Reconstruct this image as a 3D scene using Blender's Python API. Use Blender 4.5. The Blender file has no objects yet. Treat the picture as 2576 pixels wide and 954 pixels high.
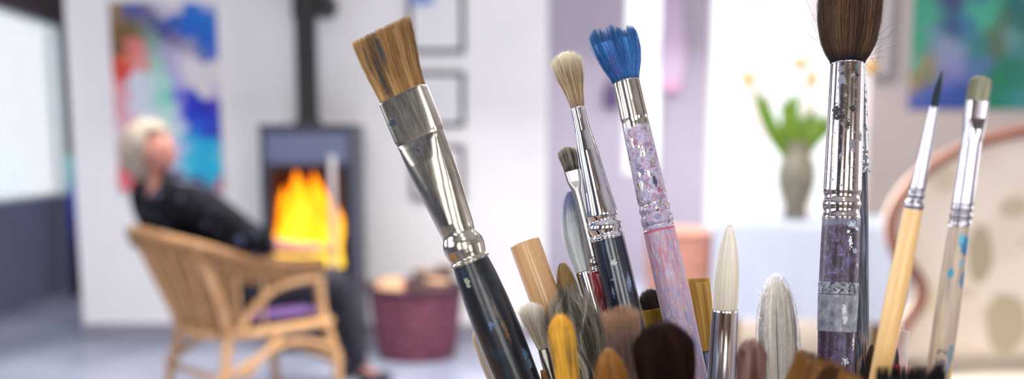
import bpy, bmesh, math, random
import numpy as np
from mathutils import Vector, Matrix, Euler

rng = np.random.default_rng(7)
random.seed(7)
SC = bpy.context.scene
COL = SC.collection

# ------------------------------------------------------------------ camera
F = 35.0 / 36.0 * 2576.0
CAMZ = 1.15
PITCH = math.radians(8.0)
CX, CY = 1288.0, 733.0          # principal point of the (cropped) photograph
cth, sth = math.cos(PITCH), math.sin(PITCH)

cam_d = bpy.data.cameras.new('camera')
cam = bpy.data.objects.new('camera', cam_d)
COL.objects.link(cam)
cam.location = (0, 0, CAMZ)
cam.rotation_euler = (math.radians(90) - PITCH, 0, 0)
cam_d.lens = 35
cam_d.sensor_width = 36
cam_d.sensor_fit = 'HORIZONTAL'
cam_d.shift_y = (CY - 477.0) / 2576.0
cam_d.clip_start = 0.02
cam_d.clip_end = 100
cam_d.dof.use_dof = True
cam_d.dof.focus_distance = 0.50
cam_d.dof.aperture_fstop = 4.3
SC.camera = cam


def PD(px, py, d):
    """point seen at pixel px,py at distance d along the lens axis"""
    a = (px - CX) / F
    b = -(py - CY) / F
    return Vector((a * d, (cth + sth * b) * d, CAMZ + (-sth + cth * b) * d))


def PY(px, py, Y):
    """point seen at pixel px,py in the upright plane y = Y"""
    b = -(py - CY) / F
    return PD(px, py, Y / (cth + sth * b))


def PZ(px, py, z):
    b = -(py - CY) / F
    return PD(px, py, (z - CAMZ) / (-sth + cth * b))


# ------------------------------------------------------------------ helpers
def lin(v):
    v = v / 255.0
    return v / 12.92 if v <= 0.04045 else ((v + 0.055) / 1.055) ** 2.4


def C(r, g, b):
    return (lin(r), lin(g), lin(b), 1.0)


def link(o, parent=None):
    COL.objects.link(o)
    if parent is not None:
        o.parent = parent
    return o


def tag(o, label=None, cat=None, group=None, kind=None):
    if label:
        o['label'] = label
    if cat:
        o['category'] = cat
    if group:
        o['group'] = group
    if kind:
        o['kind'] = kind
    return o


def empty(name, loc=(0, 0, 0), rotz=0.0, matrix=None):
    o = bpy.data.objects.new(name, None)
    o.empty_display_size = 0.05
    COL.objects.link(o)
    if matrix is not None:
        o.matrix_world = matrix
    else:
        o.location = loc
        o.rotation_euler = (0, 0, rotz)
    return o


class G:
    """collects vertices, quads / triangles and per-vertex values"""
    def __init__(self):
        self.V, self.Q, self.T, self.A, self.B, self.n = [], [], [], [], [], 0
        self.poly = []

    def add(self, V, Q=None, T=None, hv=None, ht=None, poly=None):
        V = np.asarray(V, dtype=np.float64).reshape(-1, 3)
        if Q is not None and len(Q):
            self.Q.append(np.asarray(Q, dtype=np.int64).reshape(-1, 4) + self.n)
        if T is not None and len(T):
            self.T.append(np.asarray(T, dtype=np.int64).reshape(-1, 3) + self.n)
        if poly:
            for p in poly:
                self.poly.append([i + self.n for i in p])
        self.V.append(V)
        self.A.append(np.zeros(len(V)) if hv is None else np.asarray(hv, float).reshape(-1))
        self.B.append(np.zeros(len(V)) if ht is None else np.asarray(ht, float).reshape(-1))
        self.n += len(V)
        return self

    def xf(self, M, start=0):
        R = np.array(M.to_3x3())
        t = np.array(M.translation)
        self.V = [v @ R.T + t for v in self.V]
        return self

    def mesh(self, name, smooth=True):
        V = np.concatenate(self.V)
        me = bpy.data.meshes.new(name)
        loops, starts, tot = [], [], 0
        for arr, k in ((self.Q, 4), (self.T, 3)):
            if arr:
                a = np.concatenate(arr)
                loops.append(a.reshape(-1))
                starts.append(np.arange(len(a)) * k + tot)
                tot += a.size
        for p in self.poly:
            loops.append(np.array(p))
            starts.append(np.array([tot]))
            tot += len(p)
        loops = np.concatenate(loops)
        starts = np.concatenate(starts)
        me.vertices.add(len(V))
        me.vertices.foreach_set('co', V.reshape(-1))
        me.loops.add(len(loops))
        me.loops.foreach_set('vertex_index', loops)
        me.polygons.add(len(starts))
        me.polygons.foreach_set('loop_start', starts)
        me.update(calc_edges=True)
        me.validate()
        me.polygons.foreach_set('use_smooth', np.full(len(me.polygons), smooth))
        for nm, src in (('hv', self.A), ('ht', self.B)):
            a = np.concatenate(src)
            if a.any():
                at = me.attributes.new(nm, 'FLOAT', 'POINT')
                at.data.foreach_set('value', a)
        me.update()
        return me

    def build(self, name, mat, parent=None, smooth=True):
        me = self.mesh(name, smooth)
        o = bpy.data.objects.new(name, me)
        if mat is not None:
            me.materials.append(mat)
        return link(o, parent)


def box(g, x0, x1, y0, y1, z0, z1, M=None):
    V = np.array([(x, y, z) for x in (x0, x1) for y in (y0, y1) for z in (z0, z1)], float)
    if M is not None:
        V = V @ np.array(M.to_3x3()).T + np.array(M.translation)
    Q = [(0, 1, 3, 2), (4, 6, 7, 5), (0, 4, 5, 1), (2, 3, 7, 6), (0, 2, 6, 4), (1, 5, 7, 3)]
    return g.add(V, Q)


def bevel(o, w=0.005, seg=2):
    m = o.modifiers.new('bevel', 'BEVEL')
    m.width = w
    m.segments = seg
    m.limit_method = 'ANGLE'
    return o


def catmull(P, n=8):
    P = [np.array(p, float) for p in P]
    P = [2 * P[0] - P[1]] + P + [2 * P[-1] - P[-2]]
    out = []
    for i in range(1, len(P) - 2):
        for k in range(n):
            t = k / n
            a, b, c, d = P[i - 1], P[i], P[i + 1], P[i + 2]
            out.append(0.5 * ((2 * b) + (-a + c) * t + (2 * a - 5 * b + 4 * c - d) * t * t + (-a + 3 * b - 3 * c + d) * t ** 3))
    out.append(P[-2])
    return np.array(out)


def tube(g, pts, r, m=12, spline=8, closed=False, cap=True):
    """sweep a round section along points; r is a number or a list per given point"""
    pts = [np.array(p, float) for p in pts]
    if np.isscalar(r):
        rr = np.full(len(pts), float(r))
    else:
        rr = np.array(r, float)
    if spline and len(pts) > 2:
        P4 = [np.append(p, q) for p, q in zip(pts, rr)]
        S = catmull(P4, spline)
        P, rr = S[:, :3], S[:, 3]
    else:
        P = np.array(pts)
    n = len(P)
    T = np.gradient(P, axis=0)
    T /= np.linalg.norm(T, axis=1)[:, None] + 1e-12
    up = np.array([0, 0, 1.0]) if abs(T[0][2]) < 0.9 else np.array([1.0, 0, 0])
    N = np.cross(T[0], up)
    N /= np.linalg.norm(N)
    V = []
    th = np.linspace(0, 2 * np.pi, m, endpoint=False)
    for i in range(n):
        N = N - T[i] * N.dot(T[i])
        N /= np.linalg.norm(N)
        Bn = np.cross(T[i], N)
        V.append(P[i] + rr[i] * (np.cos(th)[:, None] * N + np.sin(th)[:, None] * Bn))
    V = np.concatenate(V)
    Q = []
    for i in range(n - 1):
        for k in range(m):
            Q.append((i * m + k, i * m + (k + 1) % m, (i + 1) * m + (k + 1) % m, (i + 1) * m + k))
    poly = [list(range(m))[::-1], [(n - 1) * m + k for k in range(m)]] if cap else None
    return g.add(V, Q, poly=poly)


def loft(g, secs, m=48, cap0=True, cap1=True, dense=True, hv=None):
    """secs: (z, a, b, n, cx, cy); superellipse section of half sizes a, b and power n"""
    S = [tuple(s) + (2.0, 0.0, 0.0)[len(s) - 3:] if len(s) < 6 else tuple(s) for s in secs]
    S = np.array(S, float)
    if dense:
        out = [S[0]]
        for i in range(len(S) - 1):
            L = abs(S[i + 1][0] - S[i][0])
            if L > 0.0025:
                fr = [0.0004 / L, 0.0012 / L] + list(np.arange(0.0035, L - 0.002, 0.004) / L) + [1 - 0.0012 / L, 1 - 0.0004 / L]
                for f in sorted(fr):
                    out.append(S[i] * (1 - f) + S[i + 1] * f)
            out.append(S[i + 1])
        S = np.array(out)
    th = np.linspace(0, 2 * np.pi, m, endpoint=False)
    V = []
    for z, a, b, n, cx, cy in S:
        c, s = np.cos(th), np.sin(th)
        x = a * np.sign(c) * np.abs(c) ** (2 / n)
        y = b * np.sign(s) * np.abs(s) ** (2 / n)
        V.append(np.stack([x + cx, y + cy, np.full(m, z)], 1))
    k = len(V)
    V = np.concatenate(V)
    Q = []
    for i in range(k - 1):
        for j in range(m):
            Q.append((i * m + j, i * m + (j + 1) % m, (i + 1) * m + (j + 1) % m, (i + 1) * m + j))
    if S[0][0] > S[-1][0]:
        Q = [q[::-1] for q in Q]
    poly = []
    if cap0:
        poly.append(list(range(m))[::-1])
    if cap1:
        poly.append([(k - 1) * m + j for j in range(m)])
    g.add(V, Q, poly=poly, hv=None if hv is None else hv(V))
    return g


# ------------------------------------------------------------------ materials
class MT:
    def __init__(self, name, base=(0.8, 0.8, 0.8, 1), rough=0.5, metal=0.0, **kw):
        self.m = bpy.data.materials.new(name)
        self.m.use_nodes = True
        self.nt = self.m.node_tree
        self.N, self.L = self.nt.nodes, self.nt.links
        self.b = self.N['Principled BSDF']
        self.b.inputs['Base Color'].default_value = base
        self.b.inputs['Roughness'].default_value = rough
        self.b.inputs['Metallic'].default_value = metal
        for k, v in kw.items():
            self.b.inputs[k.replace('_', ' ')].default_value = v
        self._tc = None

    def tc(self):
        if not self._tc:
            self._tc = self.N.new('ShaderNodeTexCoord')
        return self._tc.outputs['Object']

    def map(self, scale=(1, 1, 1), loc=(0, 0, 0), vec=None):
        n = self.N.new('ShaderNodeMapping')
        n.inputs['Scale'].default_value = scale
        n.inputs['Location'].default_value = loc
        self.L.new(vec or self.tc(), n.inputs['Vector'])
        return n.outputs[0]

    def noise(self, scale=(1, 1, 1), s=1.0, detail=4, rough=0.55, loc=(0, 0, 0), dist=0.0, color=False):
        n = self.N.new('ShaderNodeTexNoise')
        n.inputs['Scale'].default_value = s
        n.inputs['Detail'].default_value = detail
        n.inputs['Roughness'].default_value = rough
        n.inputs['Distortion'].default_value = dist
        self.L.new(self.map(scale, loc), n.inputs['Vector'])
        return n.outputs['Color' if color else 'Fac']

    def attr(self, name):
        n = self.N.new('ShaderNodeAttribute')
        n.attribute_name = name
        return n.outputs['Fac']

    def attrc(self, name):
        n = self.N.new('ShaderNodeAttribute')
        n.attribute_name = name
        return n.outputs['Color']

    def ramp(self, fac, stops, interp='LINEAR'):
        n = self.N.new('ShaderNodeValToRGB')
        n.color_ramp.interpolation = interp
        e = n.color_ramp.elements
        while len(e) < len(stops):
            e.new(0.5)
        for i, (p, c) in enumerate(stops):
            e[i].position = p
            e[i].color = c if len(c) == 4 else (*c, 1)
        self.L.new(fac, n.inputs[0])
        return n.outputs[0]

    def math(self, op, a, b=0.0, clamp=False):
        n = self.N.new('ShaderNodeMath')
        n.operation = op
        n.use_clamp = clamp
        for i, v in enumerate((a, b)):
            if isinstance(v, (int, float)):
                n.inputs[i].default_value = v
            else:
                self.L.new(v, n.inputs[i])
        return n.outputs[0]

    def mix(self, fac, a, b):
        n = self.N.new('ShaderNodeMix')
        n.data_type = 'RGBA'
        for i, v in ((0, fac), (6, a), (7, b)):
            if isinstance(v, (int, float)):
                n.inputs[i].default_value = v
            elif isinstance(v, tuple):
                n.inputs[i].default_value = v
            else:
                self.L.new(v, n.inputs[i])
        return n.outputs[2]

    def step(self, fac, lo, hi):
        n = self.N.new('ShaderNodeMapRange')
        n.inputs[1].default_value = lo
        n.inputs[2].default_value = hi
        n.clamp = True
        self.L.new(fac, n.inputs[0])
        return n.outputs[0]

    def spot(self, c, r, stretch=(1, 1, 1), jag=1.5, freq=1100):
        """mask of a splash of paint around the local point c (metres)"""
        sub = self.N.new('ShaderNodeVectorMath')
        sub.operation = 'SUBTRACT'
        self.L.new(self.tc(), sub.inputs[0])
        sub.inputs[1].default_value = c
        sc = self.N.new('ShaderNodeVectorMath')
        sc.operation = 'MULTIPLY'
        self.L.new(sub.outputs[0], sc.inputs[0])
        sc.inputs[1].default_value = stretch
        ln = self.N.new('ShaderNodeVectorMath')
        ln.operation = 'LENGTH'
        self.L.new(sc.outputs[0], ln.inputs[0])
        nz = self.noise((1, 1, 1), s=freq, detail=3)
        d = self.math('ADD', ln.outputs['Value'], self.math('MULTIPLY', self.math('SUBTRACT', nz, 0.5), 2 * jag * r))
        return self.step(d, r * 1.08, r * 0.92)

    def band(self, z0, z1, soft=0.0003, jag=0.0008, freq=500):
        sep = self.N.new('ShaderNodeSeparateXYZ')
        self.L.new(self.tc(), sep.inputs[0])
        z = self.math('ADD', sep.outputs[2], self.math('MULTIPLY', self.math('SUBTRACT', self.noise((1, 1, 1), s=freq), 0.5), 2 * jag))
        return self.math('MULTIPLY', self.step(z, z0 - soft, z0 + soft), self.step(z, z1 + soft, z1 - soft))

    def set(self, sock, val):
        i = self.b.inputs[sock]
        if hasattr(val, 'node'):
            self.L.new(val, i)
        else:
            i.default_value = val
        return self

    def bump(self, h, strength=0.3, dist=0.001):
        n = self.N.new('ShaderNodeBump')
        n.inputs['Strength'].default_value = strength
        n.inputs['Distance'].default_value = dist
        self.L.new(h, n.inputs['Height'])
        self.L.new(n.outputs[0], self.b.inputs['Normal'])
        return self


def plain(name, rgb, rough=0.5, metal=0.0, var=0.0, s=30, bump=0.0, **kw):
    t = MT(name, C(*rgb), rough, metal, **kw)
    if var:
        d = tuple(max(0, v * (1 - var)) for v in rgb)
        l = tuple(min(255, v * (1 + var)) for v in rgb)
        n = t.noise(s=s)
        t.set('Base Color', t.ramp(n, [(0.3, C(*d)), (0.7, C(*l))]))
        if bump:
            t.bump(n, bump, 0.002)
    return t.m


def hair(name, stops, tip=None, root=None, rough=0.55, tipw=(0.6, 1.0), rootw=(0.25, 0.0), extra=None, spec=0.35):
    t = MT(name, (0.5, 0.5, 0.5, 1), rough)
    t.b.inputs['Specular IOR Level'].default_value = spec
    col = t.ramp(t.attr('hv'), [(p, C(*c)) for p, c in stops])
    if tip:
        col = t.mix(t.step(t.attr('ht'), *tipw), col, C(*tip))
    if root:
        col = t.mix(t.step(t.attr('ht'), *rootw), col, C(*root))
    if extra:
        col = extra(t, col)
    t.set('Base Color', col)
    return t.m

# ------------------------------------------------------------------ paintbrushes in the jar
JARZ = 0.806      # inside bottom of the jar
PXM = F


def strands(g, n, z0, L, prof, secn=2.0, tip='flat', c=0.35, jag=0.05, bend=(0, 0), wob=0.0, wfreq=7.0,
            nclump=30, clump=0.0, cjag=0.0, csplay=0.0, rad=0.00005, stray=0.0, straya=0.5, seg=9, surf=0.35, hvr=(0.5, 0.5), cwob=0.0, slant=0.0):
    s_, a_, b_ = [np.array(v, float) for v in zip(*prof)]
    th = rng.uniform(0, 2 * np.pi, n)
    rho = rng.uniform(0, 1, n) ** surf
    e = 2.0 / secn
    u = rho * np.sign(np.cos(th)) * np.abs(np.cos(th)) ** e
    v = rho * np.sign(np.sin(th)) * np.abs(np.sin(th)) ** e
    if secn > 2.5:                            # flat ferrules: even across the width, dense on both faces
        u = rng.uniform(-1, 1, n)
        v = rng.uniform(-1, 1, n)
        v = np.sign(v) * np.abs(v) ** surf * (1 - np.abs(u) ** secn) ** (1 / secn)
    cth_ = rng.uniform(0, 2 * np.pi, nclump)
    crho = rng.uniform(0, 1, nclump) ** 0.5
    cu = crho * np.sign(np.cos(cth_)) * np.abs(np.cos(cth_)) ** e
    cv = crho * np.sign(np.sin(cth_)) * np.abs(np.sin(cth_)) ** e
    if secn > 2.5:
        cu = rng.uniform(-1, 1, nclump)
        cv = rng.uniform(-1, 1, nclump)
    ci = np.argmin((u[:, None] - cu) ** 2 * 3 + (v[:, None] - cv) ** 2, axis=1)
    crand = rng.uniform(0, 1, nclump)
    if tip == 'flat':
        lf = np.ones(n)
    elif tip == 'dome':
        lf = np.sqrt(np.clip(1 - c * rho ** 2, 0.02, 1))
    elif tip == 'edge':                       # rounded outline of a filbert, round only across the width
        lf = np.sqrt(np.clip(1 - c * u ** 2, 0.02, 1)) * (1 - 0.06 * np.abs(v))
    else:
        lf = 1 - 0.12 * rng.uniform(0, 1, n) ** 2
    lf = lf * (1 - jag * rng.uniform(0, 1, n) ** 1.5) * (1 - cjag * crand[ci])
    lf = lf * (1 - slant * (u + 1) / 2)
    S = np.linspace(0, 1, seg)[None, :] * lf[:, None]
    A = np.interp(S, s_, a_)
    B = np.interp(S, s_, b_)
    k = clump * S ** 1.3
    U = u[:, None] * (1 - k) + cu[ci][:, None] * k
    W = v[:, None] * (1 - k) + cv[ci][:, None] * k
    X = A * U + bend[0] * L * S ** 2
    Y = B * W + bend[1] * L * S ** 2
    if csplay:
        X += csplay * L * (S ** 2) * (rng.uniform(-1, 1, nclump)[ci])[:, None]
        Y += csplay * L * (S ** 2) * (rng.uniform(-1, 1, nclump)[ci])[:, None]
    if cwob:
        for ax in (0, 1):
            ph = rng.uniform(0, 6.28, nclump)[ci][:, None]
            am = rng.normal(0, cwob, nclump)[ci][:, None] * L
            fr = wfreq * rng.uniform(0.6, 1.4, nclump)[ci][:, None]
            d = am * (np.sin(fr * S + ph) - np.sin(ph)) * S
            if ax == 0:
                X = X + d
            else:
                Y = Y + d
    if wob:
        for ax in (0, 1):
            ph = rng.uniform(0, 6.28, n)[:, None]
            am = rng.normal(0, wob, n)[:, None] * L
            fr = wfreq * rng.uniform(0.5, 1.5, n)[:, None]
            d = am * (np.sin(fr * S + ph) - np.sin(ph)) * S
            if ax == 0:
                X = X + d
            else:
                Y = Y + d
    Z = z0 + L * S
    if stray:
        ns = int(n * stray) if stray < 1 else int(stray)
        idx = rng.choice(n, ns, replace=False)
        ang = rng.uniform(0, 2 * np.pi, ns)
        am = rng.uniform(0.3, 1, ns) * straya * L
        pw = rng.uniform(1.3, 3, ns)[:, None]
        T_ = np.linspace(0, 1, seg)[None, :] ** pw
        X[idx] += am[:, None] * np.cos(ang)[:, None] * T_
        Y[idx] += am[:, None] * np.sin(ang)[:, None] * T_
        Z[idx] -= 0.4 * am[:, None] * T_
    r = rad * (1 - 0.65 * np.linspace(0, 1, seg) ** 2)[None, :] * rng.uniform(0.7, 1.3, n)[:, None]
    ph = rng.uniform(0, 2.1, n)[:, None]
    P = []
    for q in range(3):
        an = ph + q * 2.0944
        P.append(np.stack([X + r * np.cos(an), Y + r * np.sin(an), Z], 2))
    P = np.stack(P, 2)                         # n, seg, 3, 3
    base = (np.arange(n)[:, None] * seg + np.arange(seg - 1)[None, :]) * 3
    Q = []
    for q in range(3):
        q2 = (q + 1) % 3
        Q.append(np.stack([base + q, base + q2, base + 3 + q2, base + 3 + q], 2).reshape(-1, 4))
    hv = np.clip(hvr[0] * crand[ci] + hvr[1] * rng.uniform(0, 1, n), 0, 1)
    g.add(P.reshape(-1, 3), np.concatenate(Q), hv=np.repeat(hv, seg * 3), ht=np.tile(np.repeat(np.linspace(0.001, 1, seg), 3), n))
    return g


class Brush:
    def __init__(self, name, label, T, dT, B, dB, group='paintbrushes standing in the jar', twist=0.0, cat='paintbrush'):
        self.T, self.B, self.dT, self.dB = Vector(T), Vector(B), dT, dB
        PT, PB = PD(*T, dT), PD(*B, dB)
        zh = (PT - PB).normalized()
        O = PB - zh * ((PB.z - JARZ) / zh.z)
        xh = Vector((1, 0, 0))
        xh = (xh - zh * xh.dot(zh)).normalized()
        yh = zh.cross(xh)
        M = Matrix((xh, yh, zh)).transposed().to_4x4()
        M.translation = O
        self.tw = twist
        M = M @ Matrix.Rotation(twist, 4, 'Z')
        self.O, self.zh, self.M = O, zh, M
        self.len = (self.B - self.T).length
        self.root = empty(name, matrix=M)
        tag(self.root, label, cat, group)

    def at(self, t):
        u = t / self.len
        d = 1.0 / ((1 - u) / self.dT + u / self.dB)
        p = self.T + (self.B - self.T) * u
        return (PD(p.x, p.y, d) - self.O).dot(self.zh), d

    def secs(self, rows):
        out = []
        for r in rows:
            t, w = r[0], r[1]
            th = r[2] if len(r) > 2 and r[2] else w
            n = r[3] if len(r) > 3 else 2.0
            z, d = self.at(t)
            out.append((z, w / 2 * d / PXM, th / 2 * d / PXM, n, 0, 0))
        return out

    def solid(self, name, rows, mat, m=48, tobottom=None, cap=True):
        S = self.secs(rows)
        if tobottom:
            zl = S[-1][0]
            a0 = S[-1][1]
            r1 = tobottom
            for f in (0.25, 0.5, 0.75, 1.0):
                rr = a0 * (1 - f) + r1 * f
                S.append((zl * (1 - f) + 0.0003 * f, rr, rr, 2.0, 0, 0))
            S.append((0.0, r1 * 0.6, r1 * 0.6, 2.0, 0, 0))
        g = G()
        loft(g, S, m)
        return g.build(name, mat, self.root)

    def bristles(self, mat, length, prof, n, t0=0, thick=None, core=0.86, name='bristles', bendpx=(0, 0), sink=4, more=None, **kw):
        """prof: (fraction, width px, thickness px)"""
        z0, d = self.at(t0 + sink)
        z1, d1 = self.at(t0 - length)
        L = z1 - z0
        k = d / PXM
        P = [(s, w / 2 * k, (th if th else w) / 2 * k) for s, w, th in prof]
        ca, sa = math.cos(-self.tw), math.sin(-self.tw)
        bx, by = bendpx[0] * k / L, bendpx[1] * k / L
        bend = (bx * ca - by * sa, bx * sa + by * ca)
        g = G()
        strands(g, n, z0, L, P, bend=bend, **kw)
        if more:
            more(g, self)
        # dense inner mass of hair
        tip = kw.get('tip', 'flat')
        c = kw.get('c', 0.35)
        secn = kw.get('secn', 2.0)
        s_, a_, b_ = [np.array(v) for v in zip(*P)]
        cjag = kw.get('cjag', 0)
        smax = (0.96 - kw.get('jag', 0.05) * 0.7) * (1 - cjag * 0.95) if tip != 'point' else 0.985
        S = []
        if tip in ('dome', 'edge') and c > 0.2:
            smax = 0.955 * (1 - cjag * 0.95)
        for s in np.linspace(0, smax, 18):
            f = 1.0
            if tip in ('dome', 'edge'):
                f = min(1.0, math.sqrt(max(0.0, (1 - (s / (0.97 * (1 - cjag * 0.95))) ** 2) / max(c, 1e-3))))
            f *= core
            if tip == 'edge':
                fa, fb = f, core
            else:
                fa = fb = f
            S.append((z0 + L * s, np.interp(s, s_, a_) * fa + 1e-5, np.interp(s, s_, b_) * fb + 1e-5, secn, bend[0] * L * s * s, bend[1] * L * s * s))
        m = 40
        ring = rng.uniform(0.2, 0.62, m)
        loft(g, S, m, dense=False, hv=lambda V: np.tile(ring, len(V) // m))
        # give the core its own fraction value
        kcore = len(S) * m
        if kw.get('slant'):
            A_ = max(a_)
            V_ = g.V[-1]
            V_[:, 2] = z0 + (V_[:, 2] - z0) * (1 - kw['slant'] * (np.clip(V_[:, 0] / A_, -1, 1) + 1) / 2)
        g.B[-1] = np.repeat(np.linspace(0.001, smax, len(S)), m)[:kcore]
        return g.build(name, mat, self.root)


# --- metals
def ferrule_mat(name, base=(205, 200, 195), rough=0.16, scratch=0.4, splashes=(), dirt=0.0, dirtc=(90, 88, 100), veil=None):
    t = MT(name, C(*base), rough, 1.0)
    n = t.noise((1, 1, 0.12), s=900, detail=5)
    n2 = t.noise((1, 1, 0.5), s=160, detail=3)
    col = t.mix(t.step(n2, 0.35, 0.75), C(*base), C(*[v * 0.86 for v in base]))
    rg = t.math('ADD', t.math('MULTIPLY', n, scratch * 0.35), rough - scratch * 0.12)
    metal = None
    mask = None
    if dirt:
        mask = t.math('MULTIPLY', t.step(t.noise(s=420, detail=6, rough=0.7), 0.62 - dirt * 0.3, 0.66 - dirt * 0.3), 0.85)
        col = t.mix(mask, col, C(*dirtc))
    if veil:                                    # thick layer of dried paint in several colours between z0, z1
        z0, z1, amount = veil
        vm = t.math('MULTIPLY', t.band(z0, z1, 0.001, 0.003, 200), t.step(t.noise(s=260, detail=4, dist=0.6), 0.58 - amount * 0.3, 0.62 - amount * 0.3))
        pc = t.ramp(t.noise(s=300, detail=3, loc=(.3, .1, .2), dist=0.5), [(0.3, C(96, 96, 130)), (0.42, C(150, 140, 180)), (0.5, C(176, 174, 204)), (0.57, C(170, 124, 160)), (0.66, C(116, 106, 146))])
        vm = t.math('MULTIPLY', vm, 0.85)
        col = t.mix(vm, col, pc)
        mask = vm if mask is None else t.math('MAXIMUM', mask, vm)
    for (c, r, st, rgb) in splashes:
        m_ = t.spot(c, r, st)
        col = t.mix(m_, col, C(*[v * .8 for v in rgb]))
        mask = m_ if mask is None else t.math('MAXIMUM', mask, m_)
    t.set('Base Color', col)
    if mask is not None:
        t.set('Metallic', t.math('SUBTRACT', 1.0, mask, True))
        t.set('Roughness', t.math('ADD', rg, t.math('MULTIPLY', mask, 0.35)))
    else:
        t.set('Roughness', rg)
    t.bump(t.noise((1, 1, 0.3), s=120, detail=2), 0.12, 0.0006)
    return t.m


def paint_handle(name, layers, rough=0.3, coat=0.4, bump=0.2):
    """layers: first colour, then (mask kind, colour...)"""
    t = MT(name, (1, 1, 1, 1), rough)
    t.b.inputs['Coat Weight'].default_value = coat
    t.b.inputs['Coat Roughness'].default_value = 0.12
    col = layers(t)
    t.set('Base Color', col)
    t.bump(t.noise((1, 1, 0.4), s=500, detail=4), bump, 0.0004)
    return t.m


SILVER = ferrule_mat('grey silver ferrule', (176, 172, 182), 0.12, 0.2)
NICKEL = ferrule_mat('nickel ferrule', (214, 208, 202), 0.14, 0.3)
CHROME = ferrule_mat('bright ferrule', (225, 224, 228), 0.08, 0.15)
DULL = ferrule_mat('dull ferrule', (180, 178, 178), 0.25, 0.4)

# 1 --- wide flat brush
b = Brush('flat_paintbrush', 'wide flat paintbrush with square tan bristles stained blue and dark teal handle', (1013, 236), 0.468, (1302, 954), 0.478, twist=-0.30)


def z_of(br, t):
    return br.at(t)[0]


def loc(br, t, x, y=-1.0, w=60):
    """local point on the front of a brush: t px below the ferrule top, x px to the right of the axis"""
    z, d = br.at(t)
    k = d / PXM
    yy = -math.sqrt(max(0, (w / 2) ** 2 - x * x)) * k
    p = Vector((x * k, yy, z))
    return tuple(Matrix.Rotation(-br.tw, 3, 'Z') @ p)


m1 = ferrule_mat('old nickel ferrule with stains', (182, 176, 164), 0.17, 0.45,
                 splashes=[(loc(b, 62, -48, w=100), 0.0022, (1, 0.4, 1), (40, 60, 85)), (loc(b, 150, -20, w=90), 0.0016, (1, 0.4, 1), (50, 45, 80)),
                           (loc(b, 48, -38, w=100), 0.0010, (1, 0.4, 1), (60, 80, 100))])
b.solid('ferrule', [(0, 122, 46, 12), (3, 125, 50, 12), (60, 124, 54, 12), (112, 122, 58, 10), (120, 119, 54, 8), (135, 119, 62, 5), (180, 117, 76, 3.4), (250, 111, 86, 2.6), (310, 100, 90, 2.2),
                    (350, 93, 93, 2), (366, 90, 90, 2), (376, 86, 86, 2), (384, 88, 88, 2), (392, 98, 98, 2), (404, 104, 104, 2), (418, 105, 105, 2), (432, 101, 101, 2), (442, 95, 95), (448, 95, 95), (450, 102, 102), (455, 102, 102), (457, 96, 96)], m1, m=72)


def h1(t):
    n = t.noise((1, 1, 0.5), s=140, detail=5, dist=0.6)
    col = t.ramp(n, [(0.3, C(6, 8, 15)), (0.5, C(9, 15, 26)), (0.62, C(14, 32, 46)), (0.75, C(26, 62, 80))])
    sp = t.step(t.noise((1, 1, 0.6), s=190, loc=(.4, .2, .1)), 0.68, 0.73)
    col = t.mix(t.math('MULTIPLY', sp, 0.6), col, C(70, 105, 145))
    for (tt, x, r, st, rgb) in ((500, -25, .0014, (1, 1, .45), (170, 190, 160)), (640, 20, .0011, (1, 1, .16), (120, 90, 55)), (590, 14, .0009, (1, 1, .2), (110, 82, 48)), (620, -8, .0016, (1, 1, .7), (70, 110, 170)),
                                (720, 42, .0019, (1, 1, .6), (90, 125, 170)), (745, 44, .0014, (1, 1, .6), (110, 150, 190))):
        col = t.mix(t.spot(loc(b, tt, x, w=108), r * .9, st, 1.4, 900), col, C(*[v * .8 for v in rgb]))
    return col


b.solid('handle', [(452, 92), (458, 94), (500, 103), (560, 110), (620, 114), (700, 113), (774, 109)], paint_handle('dark teal worn lacquer', h1, 0.3, 0.12), tobottom=0.0045)


def stain1(t, col):
    m = t.math('MULTIPLY', t.step(t.noise((1, 1, 0.10), s=420, detail=3), 0.44, 0.62), t.spot(loc(b, -95, -22, w=40), 0.0062, (1, 0.2, 0.40), 0.5, 300))
    return t.mix(t.math('MULTIPLY', m, 0.85), col, C(44, 62, 76))


hm = hair('tan hog bristle stained blue', [(0.0, (70, 46, 24)), (0.3, (128, 92, 54)), (0.6, (176, 134, 82)), (1.0, (216, 180, 126))], tip=(214, 176, 122), tipw=(0.9, 1.1), extra=stain1)
b.bristles(hm, 172, [(0, 122, 40), (0.2, 128, 42), (0.5, 142, 44), (0.8, 156, 44), (1, 163, 42)], 5200, secn=6, jag=0.06, bendpx=(10, 0), nclump=70, clump=0.14, cjag=0.015, wob=0.012, rad=0.00007, stray=0.006, straya=0.12, core=0.93, hvr=(0.55, 0.45))

# 2 --- straw coloured mop in a conical ferrule
b = Brush('round_paintbrush', 'straw coloured round brush in a long conical ferrule with glossy navy handle', (1454, 272), 0.50, (1612, 954), 0.50)
b.solid('ferrule', [(-2, 34), (0, 37), (30, 38), (60, 41), (80, 46), (110, 53), (215, 67), (262, 76), (275, 78), (281, 76), (284, 72), (288, 69), (292, 71), (296, 79), (302, 84), (309, 85), (316, 83), (322, 77), (325, 76), (330, 85), (336, 86), (338, 80)], CHROME, m=64)


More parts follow.
